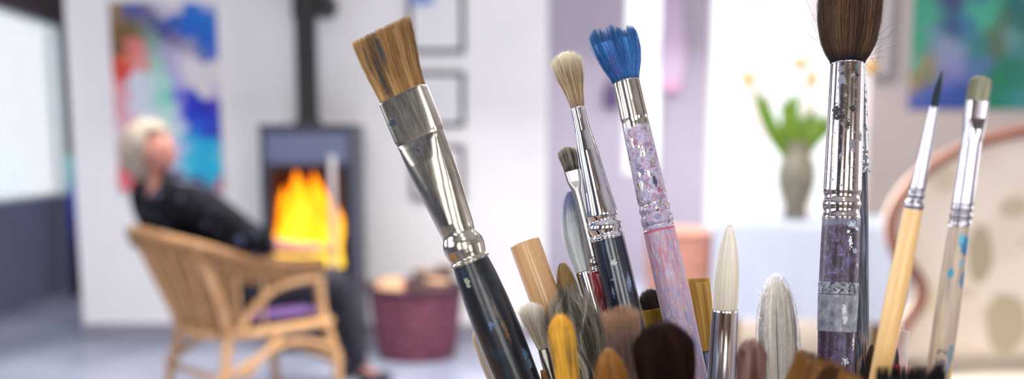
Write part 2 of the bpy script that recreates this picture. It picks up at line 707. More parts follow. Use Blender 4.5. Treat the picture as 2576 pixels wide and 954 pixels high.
def h2(t):
    n = t.noise((1, 1, 0.6), s=200, detail=5, dist=0.4)
    col = t.ramp(n, [(0.35, C(8, 14, 26)), (0.55, C(14, 28, 50)), (0.75, C(26, 52, 84))])
    fine = t.step(t.noise(s=1500, detail=2, loc=(.7, .1, .3)), 0.70, 0.74)
    col = t.mix(t.math('MULTIPLY', fine, 0.5), col, C(140, 150, 170))
    for (tt, x, r, st, rgb) in ((398, -6, .0011, (1, 1, .6), (170, 180, 195)), (400, -2, .0007, (.5, 1, 1.5), (180, 190, 205)), (462, 20, .0016, (1, 1, .45), (105, 120, 150)), (450, 24, .0010, (1, 1, .3), (130, 140, 165)),
                                (470, -22, .0006, (1, 1, .2), (120, 130, 150)), (440, -16, .0005, (.3, 1, 1), (110, 120, 140))):
        col = t.mix(t.math('MULTIPLY', t.spot(loc(b, tt, x, w=82), r * .85, st, 2.0, 1300), 0.75), col, C(*rgb))
    return col


b.solid('handle', [(334, 79), (342, 81), (430, 83), (540, 82), (700, 79)], paint_handle('glossy navy lacquer', h2, 0.25, 0.45, 0.15), tobottom=0.0035)
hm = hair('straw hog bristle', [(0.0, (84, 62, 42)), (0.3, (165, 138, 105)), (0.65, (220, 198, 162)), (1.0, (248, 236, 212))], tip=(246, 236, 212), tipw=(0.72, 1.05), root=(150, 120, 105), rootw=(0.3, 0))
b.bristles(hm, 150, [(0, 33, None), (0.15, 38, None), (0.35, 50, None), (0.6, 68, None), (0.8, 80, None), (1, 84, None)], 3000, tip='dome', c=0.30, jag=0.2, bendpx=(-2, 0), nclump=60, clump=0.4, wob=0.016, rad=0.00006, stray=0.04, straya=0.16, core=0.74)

# 3 --- small worn filbert with red handle
b = Brush('filbert_paintbrush', 'small worn brush with stubby grey bristles, thin bent ferrule and chipped red handle', (1438, 427), 0.507, (1571, 954), 0.515)
b.solid('ferrule', [(0, 39, 14, 4), (4, 40, 15, 4), (30, 37, 17, 4), (40, 33, 22, 3), (52, 28, 26, 2), (70, 26), (140, 26), (226, 28), (230, 25), (234, 31), (240, 32), (246, 31), (249, 26), (252, 33), (259, 34), (264, 30)], DULL, m=48)


def h3(t):
    col = t.mix(t.step(t.noise((1, 1, .3), s=200), 0.4, 0.7), C(120, 12, 30), C(160, 24, 46))
    col = t.mix(t.step(t.noise((1, 1, .25), s=320, detail=5, loc=(.2, .2, .2)), 0.60, 0.62), col, C(190, 160, 135))
    return t.mix(t.step(t.noise((1, 1, .15), s=260, detail=4, loc=(.5, .9, .2)), 0.66, 0.68), col, C(110, 105, 125))


b.solid('handle', [(260, 30), (270, 34), (330, 40), (420, 42), (545, 40)], paint_handle('chipped red lacquer', h3, 0.3, 0.4), tobottom=0.0025)
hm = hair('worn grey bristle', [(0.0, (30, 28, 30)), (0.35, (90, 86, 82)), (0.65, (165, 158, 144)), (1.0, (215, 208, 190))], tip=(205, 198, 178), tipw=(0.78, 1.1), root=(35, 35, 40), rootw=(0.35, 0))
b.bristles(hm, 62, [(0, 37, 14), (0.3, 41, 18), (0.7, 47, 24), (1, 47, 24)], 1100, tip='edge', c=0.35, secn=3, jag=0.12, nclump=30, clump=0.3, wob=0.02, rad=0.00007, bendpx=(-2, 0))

# 4 --- long white hair brush tipped with blue
b = Brush('long_haired_paintbrush', 'brush with long white hair tinged blue at its tip, behind the small grey filbert', (1470, 683), 0.522, (1552, 954), 0.520)
b.solid('ferrule', [(0, 43), (3, 45), (60, 45), (150, 44), (200, 38), (240, 30)], CHROME)
b.solid('handle', [(238, 28), (283, 30)], plain('black lacquer', (22, 20, 26), 0.3), tobottom=0.003)
hm = hair('white goat hair with blue tip', [(0.0, (120, 128, 138)), (0.3, (205, 212, 216)), (0.6, (236, 240, 240)), (1.0, (250, 250, 250))], tip=(95, 110, 165), tipw=(0.7, 1.0), spec=0.5)
b.bristles(hm, 205, [(0, 42, 34), (0.25, 56, 40), (0.5, 66, 40), (0.72, 56, 34), (0.9, 34, 20), (1, 16, 10)], 1900, tip='point', jag=0.3, bendpx=(24, 0), nclump=35, clump=0.4, wob=0.014, rad=0.00007, stray=0.02, straya=0.1)

# 5 --- blue brush with paint-crusted ferrule
b = Brush('splayed_paintbrush', 'brush with splayed bright blue bristles, paint smeared ferrule and lilac pink handle', (1575, 205), 0.50, (1742, 954), 0.50)
m5 = ferrule_mat('ferrule smeared with lilac paint', (200, 192, 182), 0.15, 0.3, veil=(z_of(b, 395), z_of(b, 118), 0.62),
                 splashes=[(loc(b, 160, -16, w=70), 0.0011, (1, 1, .6), (200, 130, 170)), (loc(b, 205, 8, w=70), 0.0012, (1, 1, .8), (205, 206, 224)), (loc(b, 232, -14, w=72), .0011, (1, 1, .6), (140, 140, 180)),
                           (loc(b, 262, 10, w=74), .0009, (1, 1, .3), (60, 70, 110)), (loc(b, 40, -26, w=66), .0006, (1, 1, .3), (190, 175, 185)), (loc(b, 285, 16, w=74), .0010, (1, 1, .6), (195, 110, 150))])
o = b.solid('ferrule', [(-1, 64), (1, 67), (50, 67), (95, 69), (101, 66), (108, 68), (130, 70), (250, 74), (306, 76), (311, 75), (315, 71), (320, 74), (325, 79), (332, 79), (337, 74), (341, 72), (346, 77), (351, 81), (363, 81), (367, 77), (370, 74), (374, 79), (381, 80)], m5, m=64)


def h5(t):
    a = t.noise((1, 1, 0.16), s=950, detail=6, rough=0.65, dist=0.5)
    col = t.ramp(a, [(0.30, C(132, 128, 158)), (0.40, C(160, 154, 186)), (0.47, C(182, 158, 170)), (0.52, C(188, 140, 156)), (0.57, C(168, 158, 186)), (0.66, C(206, 200, 214)), (0.75, C(170, 150, 130))])
    b2 = t.noise((1, 1, 0.25), s=700, detail=5, loc=(.3, .5, .1), dist=0.6)
    col = t.mix(t.math('MULTIPLY', t.step(b2, 0.54, 0.62), 0.8), col, C(124, 140, 186))
    col = t.mix(t.math('MULTIPLY', t.step(t.noise((1, 1, .2), s=900, loc=(.9, .1, .1)), 0.56, 0.66), 0.7), col, C(178, 160, 140))
    pk = t.math('MULTIPLY', t.step(t.noise((1, 1, .2), s=620, detail=5, loc=(.1, .8, .4)), 0.48, 0.62), t.band(z_of(b, 520), z_of(b, 378), 0.012, 0.002))
    col = t.mix(t.math('MULTIPLY', pk, 0.8), col, C(186, 100, 130))
    col = t.mix(t.band(z_of(b, 386), z_of(b, 379), 0.0002, 0.0004), col, C(190, 80, 115))
    lil = t.math('MULTIPLY', t.step(t.noise((1, 1, .3), s=420, detail=5, loc=(.6, .8, .4)), 0.47, 0.57), t.band(0.0, z_of(b, 600), 0.012, 0.002))
    return t.mix(t.math('MULTIPLY', lil, 0.7), col, C(150, 156, 212))


b.solid('handle', [(379, 78), (384, 79), (480, 81), (600, 81), (690, 79), (767, 77)], paint_handle('lilac and pink dried paint', h5, 0.5, 0.1, 0.6), tobottom=0.004)
hm = hair('bristle soaked in blue paint', [(0.0, (24, 30, 90)), (0.18, (42, 84, 172)), (0.36, (66, 146, 206)), (0.5, (50, 110, 196)), (0.62, (112, 100, 190)), (0.72, (104, 62, 130)), (0.82, (70, 150, 196)), (1.0, (165, 205, 232))], tip=(50, 110, 145), tipw=(0.75, 1.2), root=(20, 80, 115), rootw=(0.16, 0), rough=0.45)
b.bristles(hm, 150, [(0, 64, None), (0.12, 76, 66), (0.3, 98, 74), (0.55, 120, 80), (0.8, 130, 84), (1, 128, 84)], 4200, tip='dome', c=0.16, jag=0.12, bendpx=(-9, 0), nclump=30, clump=0.42, cjag=0.22, wob=0.018, rad=0.00008, stray=0.01, straya=0.15, csplay=0.06, hvr=(0.6, 0.4), core=0.9)

# 6 --- wooden dowel end
b = Brush('wooden_handle_stick', 'plain round tan wooden stick with a flat cut top end', (1320, 611), 0.525, (1445, 954), 0.520, group='tools standing in the jar', cat='stick')


def h6(t):
    col = t.ramp(t.noise((1, 1, 0.05), s=400, detail=3), [(0.3, C(196, 152, 104)), (0.7, C(212, 170, 120))])
    return t.mix(t.step(t.noise((1, 1, .7), s=380, detail=2, loc=(.1, .1, .7)), 0.73, 0.76), col, C(140, 95, 55))


b.solid('rod', [(0, 76), (0.8, 77.5), (3, 78), (200, 79), (365, 79)], paint_handle('lacquered tan wood', h6, 0.28, 0.5, 0.08), tobottom=0.004)

# 7 --- small cream bristle brush right of the wide handle
b = Brush('fan_tipped_paintbrush', 'small brush with flared cream bristles in front of the tan wooden stick', (1366, 878), 0.496, (1388, 954), 0.497)
b.solid('ferrule', [(0, 27, 18, 3), (20, 29, 22, 3), (40, 30, 26, 2.4), (60, 30), (110, 30)], DULL)
b.solid('handle', [(108, 28), (116, 30)], plain('brown lacquer', (88, 50, 28), 0.3), tobottom=0.003)
hm = hair('cream hog bristle', [(0.0, (180, 160, 138)), (0.4, (226, 214, 196)), (1.0, (250, 246, 238))], tip=(246, 240, 228), tipw=(0.7, 1))
b.bristles(hm, 128, [(0, 26, 18), (0.3, 38, 26), (0.6, 56, 34), (0.85, 64, 38), (1, 64, 38)], 1500, tip='dome', c=0.3, jag=0.16, nclump=40, clump=0.3, wob=0.02, rad=0.00006, bendpx=(-6, 0), stray=0.02, straya=0.2)

# 8 --- olive brown pointed brush behind
b = Brush('pointed_paintbrush', 'small olive brown pointed brush between the wooden stick and the navy handle', (1444, 795), 0.522, (1481, 954), 0.520)
b.solid('ferrule', [(0, 40), (60, 42), (110, 36)], DULL)
b.solid('handle', [(108, 34), (160, 36)], plain('ochre lacquer', (150, 110, 50), 0.3), tobottom=0.003)
hm = hair('olive brown hair', [(0.0, (70, 50, 24)), (0.4, (140, 110, 62)), (0.8, (190, 158, 104)), (1.0, (225, 200, 155))])
b.bristles(hm, 138, [(0, 38, 30), (0.3, 52, 38), (0.6, 52, 36), (0.8, 38, 26), (1, 12, 8)], 1500, tip='point', jag=0.12, nclump=30, clump=0.3, wob=0.015, rad=0.00006, stray=0.02, straya=0.1)

# 9 --- grey furry mop
b = Brush('mop_paintbrush', 'large shaggy grey mop brush of tangled hair below the navy handle', (1496, 1020), 0.484, (1530, 1180), 0.486)
b.solid('ferrule', [(0, 84), (40, 80), (90, 60)], NICKEL)
b.solid('handle', [(88, 56), (164, 60)], plain('dark varnish', (60, 34, 22), 0.3), tobottom=0.0035)
hm = hair('shaggy grey hair', [(0.0, (24, 24, 26)), (0.35, (86, 82, 76)), (0.6, (176, 168, 152)), (1.0, (240, 232, 216))], rough=0.8, spec=0.15)
b.bristles(hm, 338, [(0, 84, 70), (0.15, 126, 90), (0.4, 150, 104), (0.7, 150, 100), (0.9, 120, 84), (1, 84, 60)], 8500, tip='dome', c=0.62, jag=0.14, nclump=110, clump=0.75, cjag=0.08, wob=0.02, cwob=0.05, wfreq=9, rad=0.00006, csplay=0.05, seg=14, bendpx=(-6, 0), core=0.8, hvr=(0.7, 0.3))

# 10 --- yellow filbert in front
b = Brush('filbert_paintbrush', 'soft brush with rounded bright yellow tip in front of the grey mop', (1434, 990), 0.424, (1452, 1120), 0.432)
b.solid('ferrule', [(0, 58, 40, 3), (60, 56, 44, 2.5), (100, 46)], DULL)
b.solid('handle', [(98, 42), (131, 44)], plain('green lacquer', (40, 70, 50), 0.3), tobottom=0.003)


def streak10(t, col):
    return t.mix(t.math('MULTIPLY', t.step(t.noise((1, 1, .06), s=420, detail=2), 0.55, 0.62), t.band(z_of(b, 200), z_of(b, -130), 0.012, 0.002)), col, C(128, 110, 66))


hm = hair('yellow stained hair', [(0.0, (210, 148, 40)), (0.5, (242, 190, 70)), (1.0, (252, 218, 118))], extra=streak10)
b.bristles(hm, 206, [(0, 56, 40), (0.3, 62, 44), (0.7, 66, 46), (1, 62, 44)], 3000, tip='dome', c=0.34, jag=0.04, nclump=30, clump=0.15, rad=0.00006, core=0.93)

# 11 --- pink-brown flat brush in front
b = Brush('flat_paintbrush', 'worn flat brush with ragged pinkish brown bristles in front of the navy handle', (1582, 1000), 0.424, (1592, 1120), 0.432)
b.solid('ferrule', [(0, 66, 40, 4), (60, 62, 46, 3), (100, 48)], DULL)
b.solid('handle', [(98, 44), (120, 46)], plain('grey lacquer', (90, 90, 100), 0.3), tobottom=0.003)
hm = hair('pinkish brown hair', [(0.0, (62, 44, 42)), (0.4, (120, 94, 92)), (0.75, (158, 132, 126)), (1.0, (205, 190, 198))], tip=(200, 160, 126), tipw=(0.72, 1.05))
b.bristles(hm, 232, [(0, 64, 40), (0.4, 72, 46), (0.8, 78, 48), (1, 86, 48)], 2600, secn=3.5, tip='flat', jag=0.2, cjag=0.07, nclump=34, clump=0.3, rad=0.00006, wob=0.02)

# 12 --- ochre pointed
b = Brush('pointed_paintbrush', 'small soft ochre brown pointed brush lowest in front of the pinkish brown one', (1548, 1030), 0.398, (1560, 1130), 0.406)
b.solid('ferrule', [(0, 70), (60, 66), (90, 50)], DULL)
b.solid('handle', [(88, 46), (100, 46)], plain('red brown lacquer', (95, 40, 25), 0.3), tobottom=0.003)
hm = hair('ochre sable hair', [(0.0, (92, 52, 14)), (0.5, (150, 98, 34)), (1.0, (192, 136, 62))])
b.bristles(hm, 154, [(0, 70, None), (0.3, 88, None), (0.6, 84, None), (0.85, 56, None), (1, 16, None)], 2400, tip='point', jag=0.08, nclump=30, clump=0.2, rad=0.00006, core=0.93)

# 13 --- dark brown dome
b = Brush('dome_paintbrush', 'big soft rounded dark brown brush in front of the lilac handle', (1684, 1030), 0.388, (1692, 1140), 0.397)
b.solid('ferrule', [(0, 96), (60, 92), (100, 70)], NICKEL)
b.solid('handle', [(98, 60), (110, 62)], plain('black handle lacquer', (22, 20, 24), 0.3), tobottom=0.0035)
hm = hair('dark brown squirrel hair', [(0.0, (12, 5, 4)), (0.5, (34, 17, 12)), (1.0, (64, 38, 27))], rough=0.8, spec=0.08)
b.bristles(hm, 224, [(0, 98, None), (0.25, 132, None), (0.5, 150, 130), (0.8, 156, 132), (1, 150, 130)], 4200, tip='dome', c=0.46, jag=0.03, nclump=40, clump=0.12, rad=0.00006, wob=0.004, core=0.95, bendpx=(-6, 0))

# 14, 15 --- black and olive yellow tips seen between the navy and lilac handles
b = Brush('stubby_paintbrush', 'stubby near black brush between the navy and lilac handles', (1664, 850), 0.540, (1692, 954), 0.538)
b.solid('ferrule', [(0, 52, 30, 3), (60, 50, 34, 2.4), (90, 40)], DULL)
b.solid('handle', [(88, 36), (107, 38)], plain('brown handle lacquer', (70, 40, 25), 0.3), tobottom=0.003)
hm = hair('near black bristle', [(0.0, (14, 8, 7)), (0.6, (40, 24, 18)), (1.0, (80, 54, 40))])
b.bristles(hm, 132, [(0, 50, 30), (0.4, 58, 36), (1, 72, 44)], 1500, tip='dome', c=0.3, jag=0.14, nclump=26, clump=0.4, rad=0.00007, wob=0.01, stray=0.02, straya=0.12)

b = Brush('flat_paintbrush', 'short olive yellow flat brush in front of the near black stubby one', (1660, 868), 0.528, (1674, 954), 0.527)
b.solid('ferrule', [(0, 52, 24, 4), (60, 48, 30, 3), (86, 36)], DULL)
b.solid('handle', [(84, 32), (88, 34)], plain('yellow brown lacquer', (120, 80, 30), 0.3), tobottom=0.003)
hm = hair('olive yellow bristle', [(0.0, (105, 80, 14)), (0.5, (158, 128, 34)), (1.0, (200, 172, 70))])
b.bristles(hm, 92, [(0, 52, 22), (1, 58, 24)], 1500, secn=5, tip='flat', jag=0.1, nclump=26, clump=0.06, rad=0.00007, bendpx=(-4, 0))

# 16 --- golden flat
b = Brush('flat_paintbrush', 'golden synthetic flat brush with square tip right behind the lilac handle', (1781, 884), 0.528, (1786, 954), 0.527)
b.solid('ferrule', [(0, 34, 22, 4), (4, 36, 24, 4), (60, 38, 28, 3), (90, 36)], plain('dark metal', (60, 66, 84), 0.3, 1.0))
b.solid('handle', [(88, 34), (95, 34)], plain('navy handle', (20, 24, 44), 0.3), tobottom=0.003)
hm = hair('golden synthetic bristle', [(0.0, (140, 98, 30)), (0.35, (190, 144, 62)), (0.75, (218, 176, 92)), (1.0, (240, 208, 135))], tip=(236, 200, 120), tipw=(0.9, 1.1), spec=0.5)
b.bristles(hm, 186, [(0, 32, 18), (0.3, 40, 22), (0.7, 48, 24), (1, 54, 24)], 1700, secn=5, tip='flat', jag=0.03, nclump=24, clump=0.08, rad=0.00007, bendpx=(-11, 0), core=0.93)

# 17 --- white pointed with bright ferrule
b = Brush('pointed_paintbrush', 'tall brush with smooth white pointed tip in a bright polished ferrule', (1824, 778), 0.460, (1815, 954), 0.466)
b.solid('ferrule', [(-1, 60), (2, 64), (40, 66), (120, 69), (176, 71), (240, 72), (246, 68), (252, 74), (262, 74), (268, 68)], ferrule_mat('polished ferrule', (228, 226, 232), 0.12, 0.1), m=64)
b.solid('handle', [(266, 64), (300, 66)], plain('white lacquer', (215, 212, 205), 0.3), tobottom=0.004)
hm = hair('white synthetic hair', [(0.0, (214, 204, 188)), (0.4, (238, 231, 218)), (1.0, (250, 247, 240))], rough=0.45, spec=0.4)
b.bristles(hm, 212, [(0, 61, None), (0.25, 63, None), (0.45, 61, None), (0.62, 53, None), (0.78, 40, None), (0.9, 26, None), (1, 12, None)], 3400, tip='point', jag=0.05, nclump=40, clump=0.12, rad=0.00006, core=0.95, bendpx=(1, 0))

# 18 --- pink-brown soft
b = Brush('dome_paintbrush', 'soft rounded reddish brown brush between the white pointed and the wrapped brush', (1886, 1040), 0.402, (1884, 1140), 0.411)
b.solid('ferrule', [(0, 62), (60, 60), (90, 48)], DULL)
b.solid('handle', [(88, 44), (100, 44)], plain('dark red lacquer', (80, 20, 24), 0.3), tobottom=0.003)
hm = hair('reddish brown hair', [(0.0, (66, 40, 34)), (0.35, (124, 90, 80)), (0.7, (164, 128, 116)), (1.0, (196, 168, 158))])
b.bristles(hm, 192, [(0, 60, 44), (0.4, 76, 56), (0.8, 82, 60), (1, 82, 60)], 2600, tip='dome', c=0.42, jag=0.08, nclump=22, clump=0.4, rad=0.00006, hvr=(0.7, 0.3))

# 19 --- wrapped brush
b = Brush('wrapped_paintbrush', 'brush with long white hair still wrapped in crinkled clear plastic film', (1962, 1030), 0.503, (1966, 1160), 0.503)
b.solid('ferrule', [(0, 84), (60, 80), (110, 60)], NICKEL)
b.solid('handle', [(108, 54), (130, 54)], plain('pale wood handle', (205, 170, 120), 0.4), tobottom=0.0035)
hm = hair('ivory hair in plastic', [(0.0, (80, 80, 84)), (0.2, (150, 145, 134)), (0.42, (224, 216, 198)), (1.0, (250, 246, 234))], tip=(236, 230, 210), tipw=(0.8, 1.0))
b.bristles(hm, 336, [(0, 80, 60), (0.3, 96, 72), (0.6, 102, 76), (0.85, 84, 64), (0.95, 66, 50), (1, 54, 44)], 3000, tip='dome', c=0.28, jag=0.06, nclump=50, clump=0.6, rad=0.00007, hvr=(0.8, 0.2), core=0.86)
t = MT('clear plastic film', (1, 1, 1, 1), 0.1)
N, L_ = t.N, t.L
out = N['Material Output']
tr = N.new('ShaderNodeBsdfTransparent')
gl = N.new('ShaderNodeBsdfGlossy')
gl.inputs['Roughness'].default_value = 0.12
gl.inputs['Color'].default_value = (0.95, 0.95, 1, 1)
fr = N.new('ShaderNodeLayerWeight')
fr.inputs['Blend'].default_value = 0.35
bm_ = N.new('ShaderNodeBump')
bm_.inputs['Strength'].default_value = 1.0
bm_.inputs['Distance'].default_value = 0.0012
w1 = t.noise((1, 1, 0.6), s=420, detail=4, dist=2.2)
w2 = t.math('ABSOLUTE', t.math('SUBTRACT', w1, 0.5))
L_.new(w2, bm_.inputs['Height'])
L_.new(bm_.outputs[0], gl.inputs['Normal'])
L_.new(bm_.outputs[0], fr.inputs['Normal'])
mx = N.new('ShaderNodeMixShader')
L_.new(t.math('ADD', t.math('MULTIPLY', fr.outputs['Facing'], 0.65), 0.09, True), mx.inputs[0])
L_.new(tr.outputs[0], mx.inputs[1])
L_.new(gl.outputs[0], mx.inputs[2])
L_.new(mx.outputs[0], out.inputs[0])
g = G()
rows = [(10, 96, 70), (-60, 108, 84), (-140, 115, 90), (-200, 110, 88), (-250, 98, 80), (-290, 80, 66), (-318, 58, 50), (-334, 34, 30), (-342, 8, 8)]
S = b.secs(rows)
SS = []
for i in range(len(S) - 1):
    for k in range(8):
        f = k / 8
        SS.append(tuple(np.array(S[i]) * (1 - f) + np.array(S[i + 1]) * f))
SS.append(S[-1])
loft(g, SS, 96, cap0=False, dense=False)
V = np.concatenate(g.V)
r_ = np.hypot(V[:, 0], V[:, 1]) + 1e-9
an = np.arctan2(V[:, 1], V[:, 0])
wr = 0.00022 * (np.sin(an * 9 + V[:, 2] * 900) * np.sin(V[:, 2] * 700 + 2 * np.sin(an * 3)) + 0.7 * np.sin(an * 17 - V[:, 2] * 1500) + rng.normal(0, 0.35, len(V)))
V[:, 0] *= 1 + wr / r_ * np.minimum(1, r_ / 0.003)
V[:, 1] *= 1 + wr / r_ * np.minimum(1, r_ / 0.003)
g.V = [V]
g.build('plastic_wrap', t.m, b.root)

# 20 --- wide brown brush at the front
b = Brush('wide_paintbrush', 'wide tilted golden brown flat brush with dark streaks, blurred at the front edge', (2030, 1065), 0.386, (1976, 1180), 0.396)
b.solid('ferrule', [(0, 186, 44, 6), (60, 180, 46, 6), (80, 150, 50, 4), (110, 90, 60, 3)], NICKEL)
b.solid('handle', [(108, 60), (122, 56)], plain('varnished wood handle', (150, 100, 50), 0.35), tobottom=0.004)
hm = hair('golden brown ox hair', [(0.0, (34, 26, 14)), (0.25, (84, 54, 24)), (0.5, (138, 92, 44)), (0.75, (172, 124, 66)), (1.0, (96, 60, 28))])
b.bristles(hm, 196, [(0, 182, 42), (0.5, 196, 44), (1, 206, 44)], 4600, secn=6, tip='edge', c=0.12, jag=0.12, nclump=22, clump=0.3, rad=0.00006, hvr=(0.8, 0.2), core=0.82, slant=0.22)

# 21 --- big dark mop
b = Brush('mop_paintbrush', 'largest brush, with bushy dark brown hair, flaking ferrule and plum handle wrapped in grey tape', (2132, 162), 0.50, (2100, 954), 0.50)
m21 = ferrule_mat('long ferrule with black flakes', (205, 194, 192), 0.10, 0.3, dirt=0.13, dirtc=(120, 122, 140),
                  splashes=[(loc(b, 35, 12, w=84), .0010, (1, 1, 1), (20, 20, 26)), (loc(b, 118, 4, w=88), .0018, (1, 1, 1), (22, 22, 26)), (loc(b, 125, -34, w=88), .0022, (1, 1, .6), (20, 20, 24)),
                            (loc(b, 140, -26, w=88), .0022, (.8, 1, 1.2), (22, 22, 28)), (loc(b, 160, -8, w=88), .0010, (1, 1, .4), (24, 24, 28)), (loc(b, 186, 26, w=88), .0017, (1, 1, .8), (135, 145, 165)),
                            (loc(b, 48, -24, w=84), .0016, (1, 1, .8), (155, 160, 175)), (loc(b, 20, -26, w=84), .0016, (1, 1, 1.2), (140, 145, 160)), (loc(b, 210, 6, w=90), .0016, (1, 1, .5), (150, 152, 168)),
                            (loc(b, 120, -12, w=88), .0007, (1, 1, 1), (22, 22, 26)), (loc(b, 14, 10, w=84), .0006, (1, 1, .6), (70, 130, 160))])
b.solid('ferrule', [(-2, 80), (0, 83), (150, 88), (312, 93), (320, 93), (325, 90), (331, 86), (338, 86), (344, 90), (349, 94), (356, 94), (361, 91), (366, 88), (372, 87), (380, 91), (386, 94), (390, 94), (392, 90)], m21, m=64)


def h21(t):
    n = t.noise((1, 1, 0.7), s=260, detail=5, dist=0.5)
    col = t.ramp(n, [(0.32, C(36, 14, 32)), (0.5, C(54, 28, 54)), (0.66, C(84, 78, 122))])
    fl = t.step(t.noise((1, 1, .8), s=700, detail=4, loc=(.7, .3, .3), dist=0.8), 0.60, 0.66)
    col = t.mix(t.math('MULTIPLY', fl, 0.65), col, C(128, 138, 178))
    col = t.mix(t.math('MULTIPLY', t.band(z_of(b, 408), z_of(b, 391), 0.0008, 0.0012), 0.6), col, C(120, 124, 150))
    for (tt, x, r, st, rgb) in ((405, 14, .0016, (.7, 1, 1), (190, 205, 225)), (415, 28, .0013, (.6, 1, 1.4), (190, 205, 225)), (424, 4, .0008, (1, 1, 1), (225, 230, 240)), (448, 10, .0009, (1, 1, .3), (225, 232, 242)),
                                (470, 24, .0014, (.8, 1, 1), (150, 165, 195)), (506, 34, .0012, (1, 1, 1), (140, 150, 175)), (700, 34, .0010, (1, 1, .25), (225, 228, 235)), (745, 12, .0017, (.8, 1, 1), (205, 210, 220)), (738, 4, .0008, (.6, 1, 1), (215, 220, 228))):
        col = t.mix(t.spot(loc(b, tt, x, w=94), r * .9, st, 2.2, 1300), col, C(*rgb))
    return col


b.solid('handle', [(389, 90), (393, 92), (470, 95), (545, 96), (680, 91), (793, 86)], paint_handle('plum lacquer with white flecks', h21, 0.45, 0.1, 0.4), tobottom=0.0038)


def tp(t):
    n = t.noise((1, 1, 0.8), s=300, detail=6)
    col = t.ramp(n, [(0.3, C(92, 96, 112)), (0.5, C(125, 130, 145)), (0.7, C(165, 170, 182))])
    dk = t.math('MULTIPLY', t.step(t.noise(s=700, detail=4, loc=(.2, .6, .3)), 0.54, 0.57), t.band(z_of(b, 578), z_of(b, 545), 0.0003, 0.0006))
    col = t.mix(dk, col, C(30, 26, 38))
    col = t.mix(t.band(z_of(b, 581), z_of(b, 578), 0.0001, 0.0001), col, C(70, 72, 84))
    col = t.mix(t.spot(loc(b, 618, 0, w=96), .0010, (1, 1, .4), 1.2), col, C(205, 210, 218))
    return t.mix(t.spot(loc(b, 640, 4, w=96), .0014, (1, 1, .6), 1.2), col, C(195, 200, 210))


b.solid('tape_wrap', [(549, 95), (550, 98.5), (580, 98), (581, 99), (672, 94.5), (673, 91)], paint_handle('grey paint crusted tape', tp, 0.45, 0.1, 0.5), m=64)


def rootdark(t, col):
    return col


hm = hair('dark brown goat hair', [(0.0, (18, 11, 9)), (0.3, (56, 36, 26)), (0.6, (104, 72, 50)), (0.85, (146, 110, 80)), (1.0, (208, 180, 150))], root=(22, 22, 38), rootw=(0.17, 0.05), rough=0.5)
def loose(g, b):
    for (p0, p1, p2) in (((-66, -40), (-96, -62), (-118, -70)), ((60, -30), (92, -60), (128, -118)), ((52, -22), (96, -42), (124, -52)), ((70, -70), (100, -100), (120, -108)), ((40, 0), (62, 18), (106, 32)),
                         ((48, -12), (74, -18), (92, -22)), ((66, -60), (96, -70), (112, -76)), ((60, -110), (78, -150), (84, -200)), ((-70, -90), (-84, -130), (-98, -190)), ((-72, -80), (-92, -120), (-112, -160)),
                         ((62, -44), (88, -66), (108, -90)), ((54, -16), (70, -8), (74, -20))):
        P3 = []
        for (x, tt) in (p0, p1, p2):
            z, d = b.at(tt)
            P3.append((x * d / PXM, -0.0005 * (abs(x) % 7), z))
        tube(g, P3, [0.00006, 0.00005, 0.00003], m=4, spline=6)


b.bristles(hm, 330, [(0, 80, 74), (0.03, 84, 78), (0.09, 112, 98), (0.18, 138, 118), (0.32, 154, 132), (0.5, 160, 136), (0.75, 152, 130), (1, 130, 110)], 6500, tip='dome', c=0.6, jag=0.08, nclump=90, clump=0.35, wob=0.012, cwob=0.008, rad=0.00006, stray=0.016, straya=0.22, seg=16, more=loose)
# 22 --- black handled brush behind the big one
b = Brush('slim_paintbrush', 'weathered black wooden brush standing close behind the largest brush', (2161, 150), 0.5125, (2163, 954), 0.5135)
b.solid('ferrule', [(0, 30), (2, 32), (100, 38), (228, 44), (236, 42), (240, 36), (244, 40), (250, 47), (260, 48), (268, 44), (272, 38), (276, 42), (280, 52), (284, 54), (286, 44)], ferrule_mat('scratched ferrule', (170, 172, 182), 0.25, 0.4, dirt=0.25, dirtc=(50, 54, 70)))


def h22(t):
    n = t.noise((1, 1, 0.05), s=900, detail=5)
    col = t.ramp(n, [(0.35, C(14, 16, 26)), (0.52, C(48, 56, 76)), (0.68, C(112, 122, 146))])
    low = t.math('MULTIPLY', t.step(t.noise((1, 1, 0.10), s=900, detail=5, loc=(.1, .2, .9)), 0.50, 0.60), t.band(-0.01, z_of(b, 690), 0.006, 0.002))
    col = t.mix(low, col, C(140, 112, 88))
    return t.mix(t.step(t.noise(s=900, detail=2, loc=(.4, .2, .9)), 0.74, 0.76), col, C(190, 200, 215))


b.solid('handle', [(284, 36), (290, 40), (400, 43), (600, 44), (804, 44)], paint_handle('weathered black wood', h22, 0.5, 0.1, 0.7), tobottom=0.003)
hm = hair('short dark hair', [(0.0, (20, 14, 12)), (1.0, (70, 52, 42))])
b.bristles(hm, 50, [(0, 28, None), (0.5, 30, None), (1, 10, None)], 300, tip='point')

# 23 --- dark sliver
b = Brush('pointed_paintbrush', 'thin tapering dark brown brush just right of the weathered black handle', (2186, 990), 0.505, (2180, 1080), 0.505)
b.solid('ferrule', [(0, 26), (50, 26)], DULL)
b.solid('handle', [(48, 22), (90, 24)], plain('dark handle', (50, 34, 26), 0.3), tobottom=0.0025)
hm = hair('dark ox hair', [(0.0, (24, 14, 10)), (0.6, (74, 50, 30)), (1.0, (120, 90, 55))])
b.bristles(hm, 124, [(0, 26, None), (0.4, 34, None), (0.8, 22, None), (1, 8, None)], 700, tip='point', jag=0.2, rad=0.00007)

